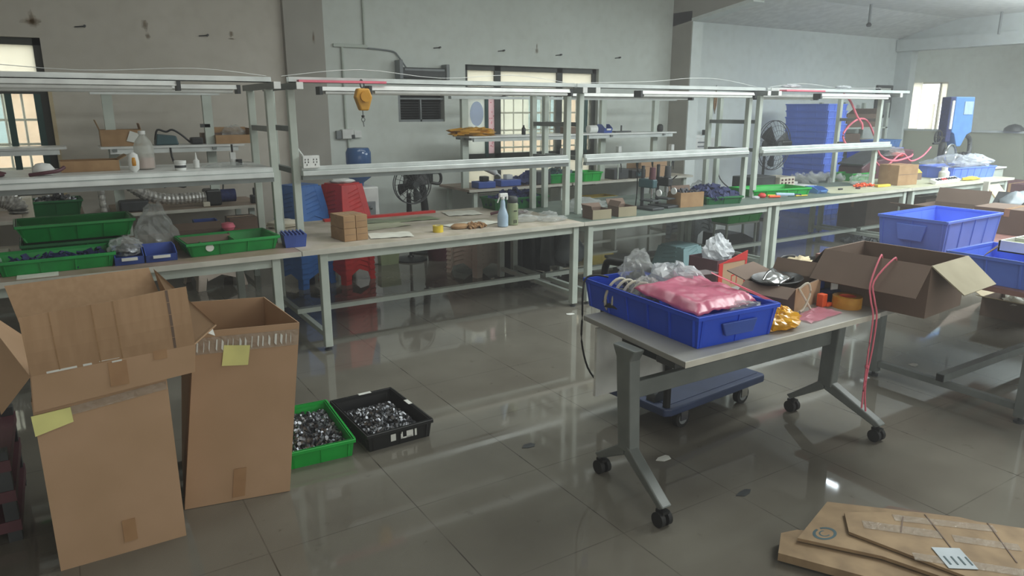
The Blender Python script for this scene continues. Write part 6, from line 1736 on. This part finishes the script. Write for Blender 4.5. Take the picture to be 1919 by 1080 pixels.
for x, m, lab in ((7.02, 'dark_grey', 'dark instrument box on the rear bench left of the brown carton'),):
    single(MB().bx(x - 0.14, x + 0.14, 8.12, 8.36, Z, Z + 0.15), 'instrument_box', m, lab, 'instrument', bev=0.012)
wlt = thing('soldering_station', 'black and teal soldering station left of the rear brown carton', 'soldering station', (7.36, 8.24, Z))
MB().bx(7.22, 7.50, 8.12, 8.36, Z, Z + 0.13).build('case', 'black', wlt, bev=0.015)
MB().bx(7.30, 7.42, 8.105, 8.122, Z + 0.03, Z + 0.09).build('panel', 'teal', wlt)
MB().tube([(7.48, 8.2, Z + 0.12), (7.56, 8.2, Z + 0.2), (7.50, 8.2, Z + 0.28), (7.38, 8.2, Z + 0.2)], 0.012).build('cord', 'black', wlt, smooth=True)
carton('cardboard_box', 'tall brown carton on the rear bench right of the window', (7.72, 8.35, Z), 0.50, 0.36, 0.30, 'card', R(-4))
single(MB().tube([(8.0, 8.2, Z + 0.05), (8.12, 8.2, Z + 0.2), (8.2, 8.2, Z + 0.34)], 0.02), 'tool_arm', 'dark_grey', 'dark lever arm right of the rear brown carton', 'tool', smooth=True)
crate('storage_crate', 'yellow crate under the rear bench below the right part of the window', (6.9, 8.5, 0.35), 0.5, 0.3, 0.18, 'yellow', 0, 0.02)
rs = thing('crate_stand', 'low stand holding the yellow crate under the rear bench', 'stand', (6.9, 8.5, 0))
MB().bx(6.62, 7.18, 8.33, 8.67, 0.32, 0.349).build('board', 'steel', rs)
for x in (6.65, 7.15):
    MB().bx(x - 0.015, x + 0.015, 8.35, 8.65, 0, 0.32).build('leg', 'steel', rs)

# ================================================================ RIGHT BAY
wf = thing('industrial_fan', 'big round caged fan on a stand before the white right wall', 'fan', (10.08, 7.95, 0))
fan_head(wf, (10.08, 7.86, 1.22), 0.40, 'dark_grey', 5, 3, wires=28, depth=0.10)
MB().cyl((10.08, 8.05, 0.03), (10.08, 8.05, 1.22), 0.022).build('pole', 'dark_grey', wf, smooth=True)
MB().lathe([(0.26, 0), (0.26, 0.03), (0.05, 0.06)], (10.08, 8.05, 0), 26).build('base', 'black', wf, smooth=True)
MB().bx(10.12, 10.38, 7.74, 7.86, 1.12, 1.30).build('gear_box', 'black', wf, bev=0.03)

# tall stack of flat blue trays
rnd = random.Random(8)
names = ['second', 'third', 'fourth', 'fifth', 'sixth', 'seventh', 'eighth', 'ninth', 'tenth', 'eleventh', 'twelfth', 'thirteenth', 'fourteenth', 'fifteenth', 'sixteenth', 'seventeenth', 'eighteenth']
proto = None
nT = 17
for i in range(nT):
    z = i * 0.111
    lab = 'bottom blue tub of the tall stack by the right wall' if i == 0 else ('topmost blue tub of the tall stack by the right wall' if i == nT - 1 else '%s blue tub from the floor in the tall stack by the right wall' % names[i - 1])
    x = 11.37 - 0.004 * i + rnd.uniform(-0.008, 0.008)
    if proto is None:
        proto = crate('plastic_tub', lab, (x, 8.02, z), 0.52, 0.84, 0.112, 'blue_lit', 0, 0.012, group='tall stack of blue tubs')
    else:
        dup(proto, (x, 8.02 + rnd.uniform(-0.01, 0.01), z), R(rnd.uniform(-0.5, 0.5)), lab)

# rack with cartons
rk = thing('storage_rack', 'grey shelf rack with cartons against the right wall beside the blue stack', 'rack', (13.3, 8.6, 0))
for x in (12.62, 14.0):
    for y in (8.35, 8.85):
        MB().bx(x - 0.03, x + 0.03, y - 0.03, y + 0.03, 0, 1.92).build('post', 'steel', rk)
for z in (0.30, 0.98, 1.46):
    MB().bx(12.59, 14.03, 8.32, 8.88, z - 0.03, z).build('shelf', 'steel', rk)
open_carton('cardboard_box', 'open brown carton on the top shelf of the rack', (13.2, 8.58, 1.461), 0.95, 0.46, 0.25, 'card_dark', 0, (('y-', 0.15, 50), ('x+', 0.14, 60)))
carton('cardboard_box', 'brown carton at the left of the middle rack shelf', (12.95, 8.58, 0.981), 0.55, 0.44, 0.36, 'card_dark')
carton('cardboard_box', 'pale carton at the right of the middle rack shelf', (13.62, 8.55, 0.981), 0.46, 0.40, 0.24, 'card_pale')
crate('plastic_tub', 'blue tub pulled out in front of the rack beside the blue stack', (13.1, 7.95, 0.55), 1.0, 0.5, 0.55, 'blue', 0, 0.02)
crate('plastic_tub', 'lower blue tub on the floor under the tub before the rack', (13.1, 7.95, 0.0), 1.0, 0.5, 0.548, 'blue', 0, 0.02)
crate('plastic_tub', 'small light blue tub resting on the big blue tub before the rack', (13.25, 7.95, 1.101), 0.75, 0.36, 0.14, 'sky_blue', 0, 0.02)
bag('dark_bundle', 'dark bundle on the floor right of the blue tubs before the rack', 'bundle', (14.2, 7.6, 0), (0.7, 0.5, 0.8), 'dark_grey', 141, 0.12)

# cartons stacked beyond the right workbench
open_carton('cardboard_box', 'large dark carton with open flaps beyond the big blue tub, nearest the bench', (8.9, 4.45, 0), 0.9, 0.6, 0.68, 'card_dark', R(4), (('x-', 0.28, 75), ('y-', 0.25, 150), ('x+', 0.18, 20)), m_flap='card_dark')
open_carton('cardboard_box', 'dark carton with a black inner lid right of the largest open carton', (9.75, 4.20, 0), 0.8, 0.55, 0.62, 'dark_grey', R(2), (('y-', 0.18, 35), ('x+', 0.2, 40)), m_flap='dark_grey')
bag('plastic_bag', 'pale plastic bag on top of the dark carton beyond the blue tub', 'bag', (10.25, 4.25, 0.50), (0.55, 0.35, 0.34), 'bag_grey', 151, 0.18)
carton('cardboard_box', 'tall brown carton at the right edge beyond the white organiser', (6.78, 2.80, 0.801), 0.40, 0.5, 0.21, 'card_dark', R(3))
carton('cardboard_box', 'pale tall carton at the right edge next to the tall brown one', (6.78, 2.28, 0.801), 0.42, 0.46, 0.19, 'card_dark', R(3))
carton('cardboard_box', 'wide dark red carton row before the end partition', (13.6, 5.6, 0), 0.9, 1.6, 0.62, 'maroon', 0)
dm = single(MB().lathe([(0.17, 0), (0.16, 0.05), (0.10, 0.10), (0.0, 0.13)], (15.3, 6.6, 1.402), 20), 'dark_dome', 'dark_grey', 'dark dome shaped thing on the top of the end partition', 'dome', smooth=True)
cv = thing('grey_cabinet', 'pale grey cabinet behind the far end of the front benches', 'cabinet', (13.0, 6.1, 0))
MB().bx(12.55, 13.2, 5.75, 6.35, 0, 0.86).build('body', 'steel', cv, bev=0.01)
MB().bx(12.52, 13.23, 5.72, 6.38, 0.86, 0.885).build('top', 'white_plastic', cv, bev=0.004)
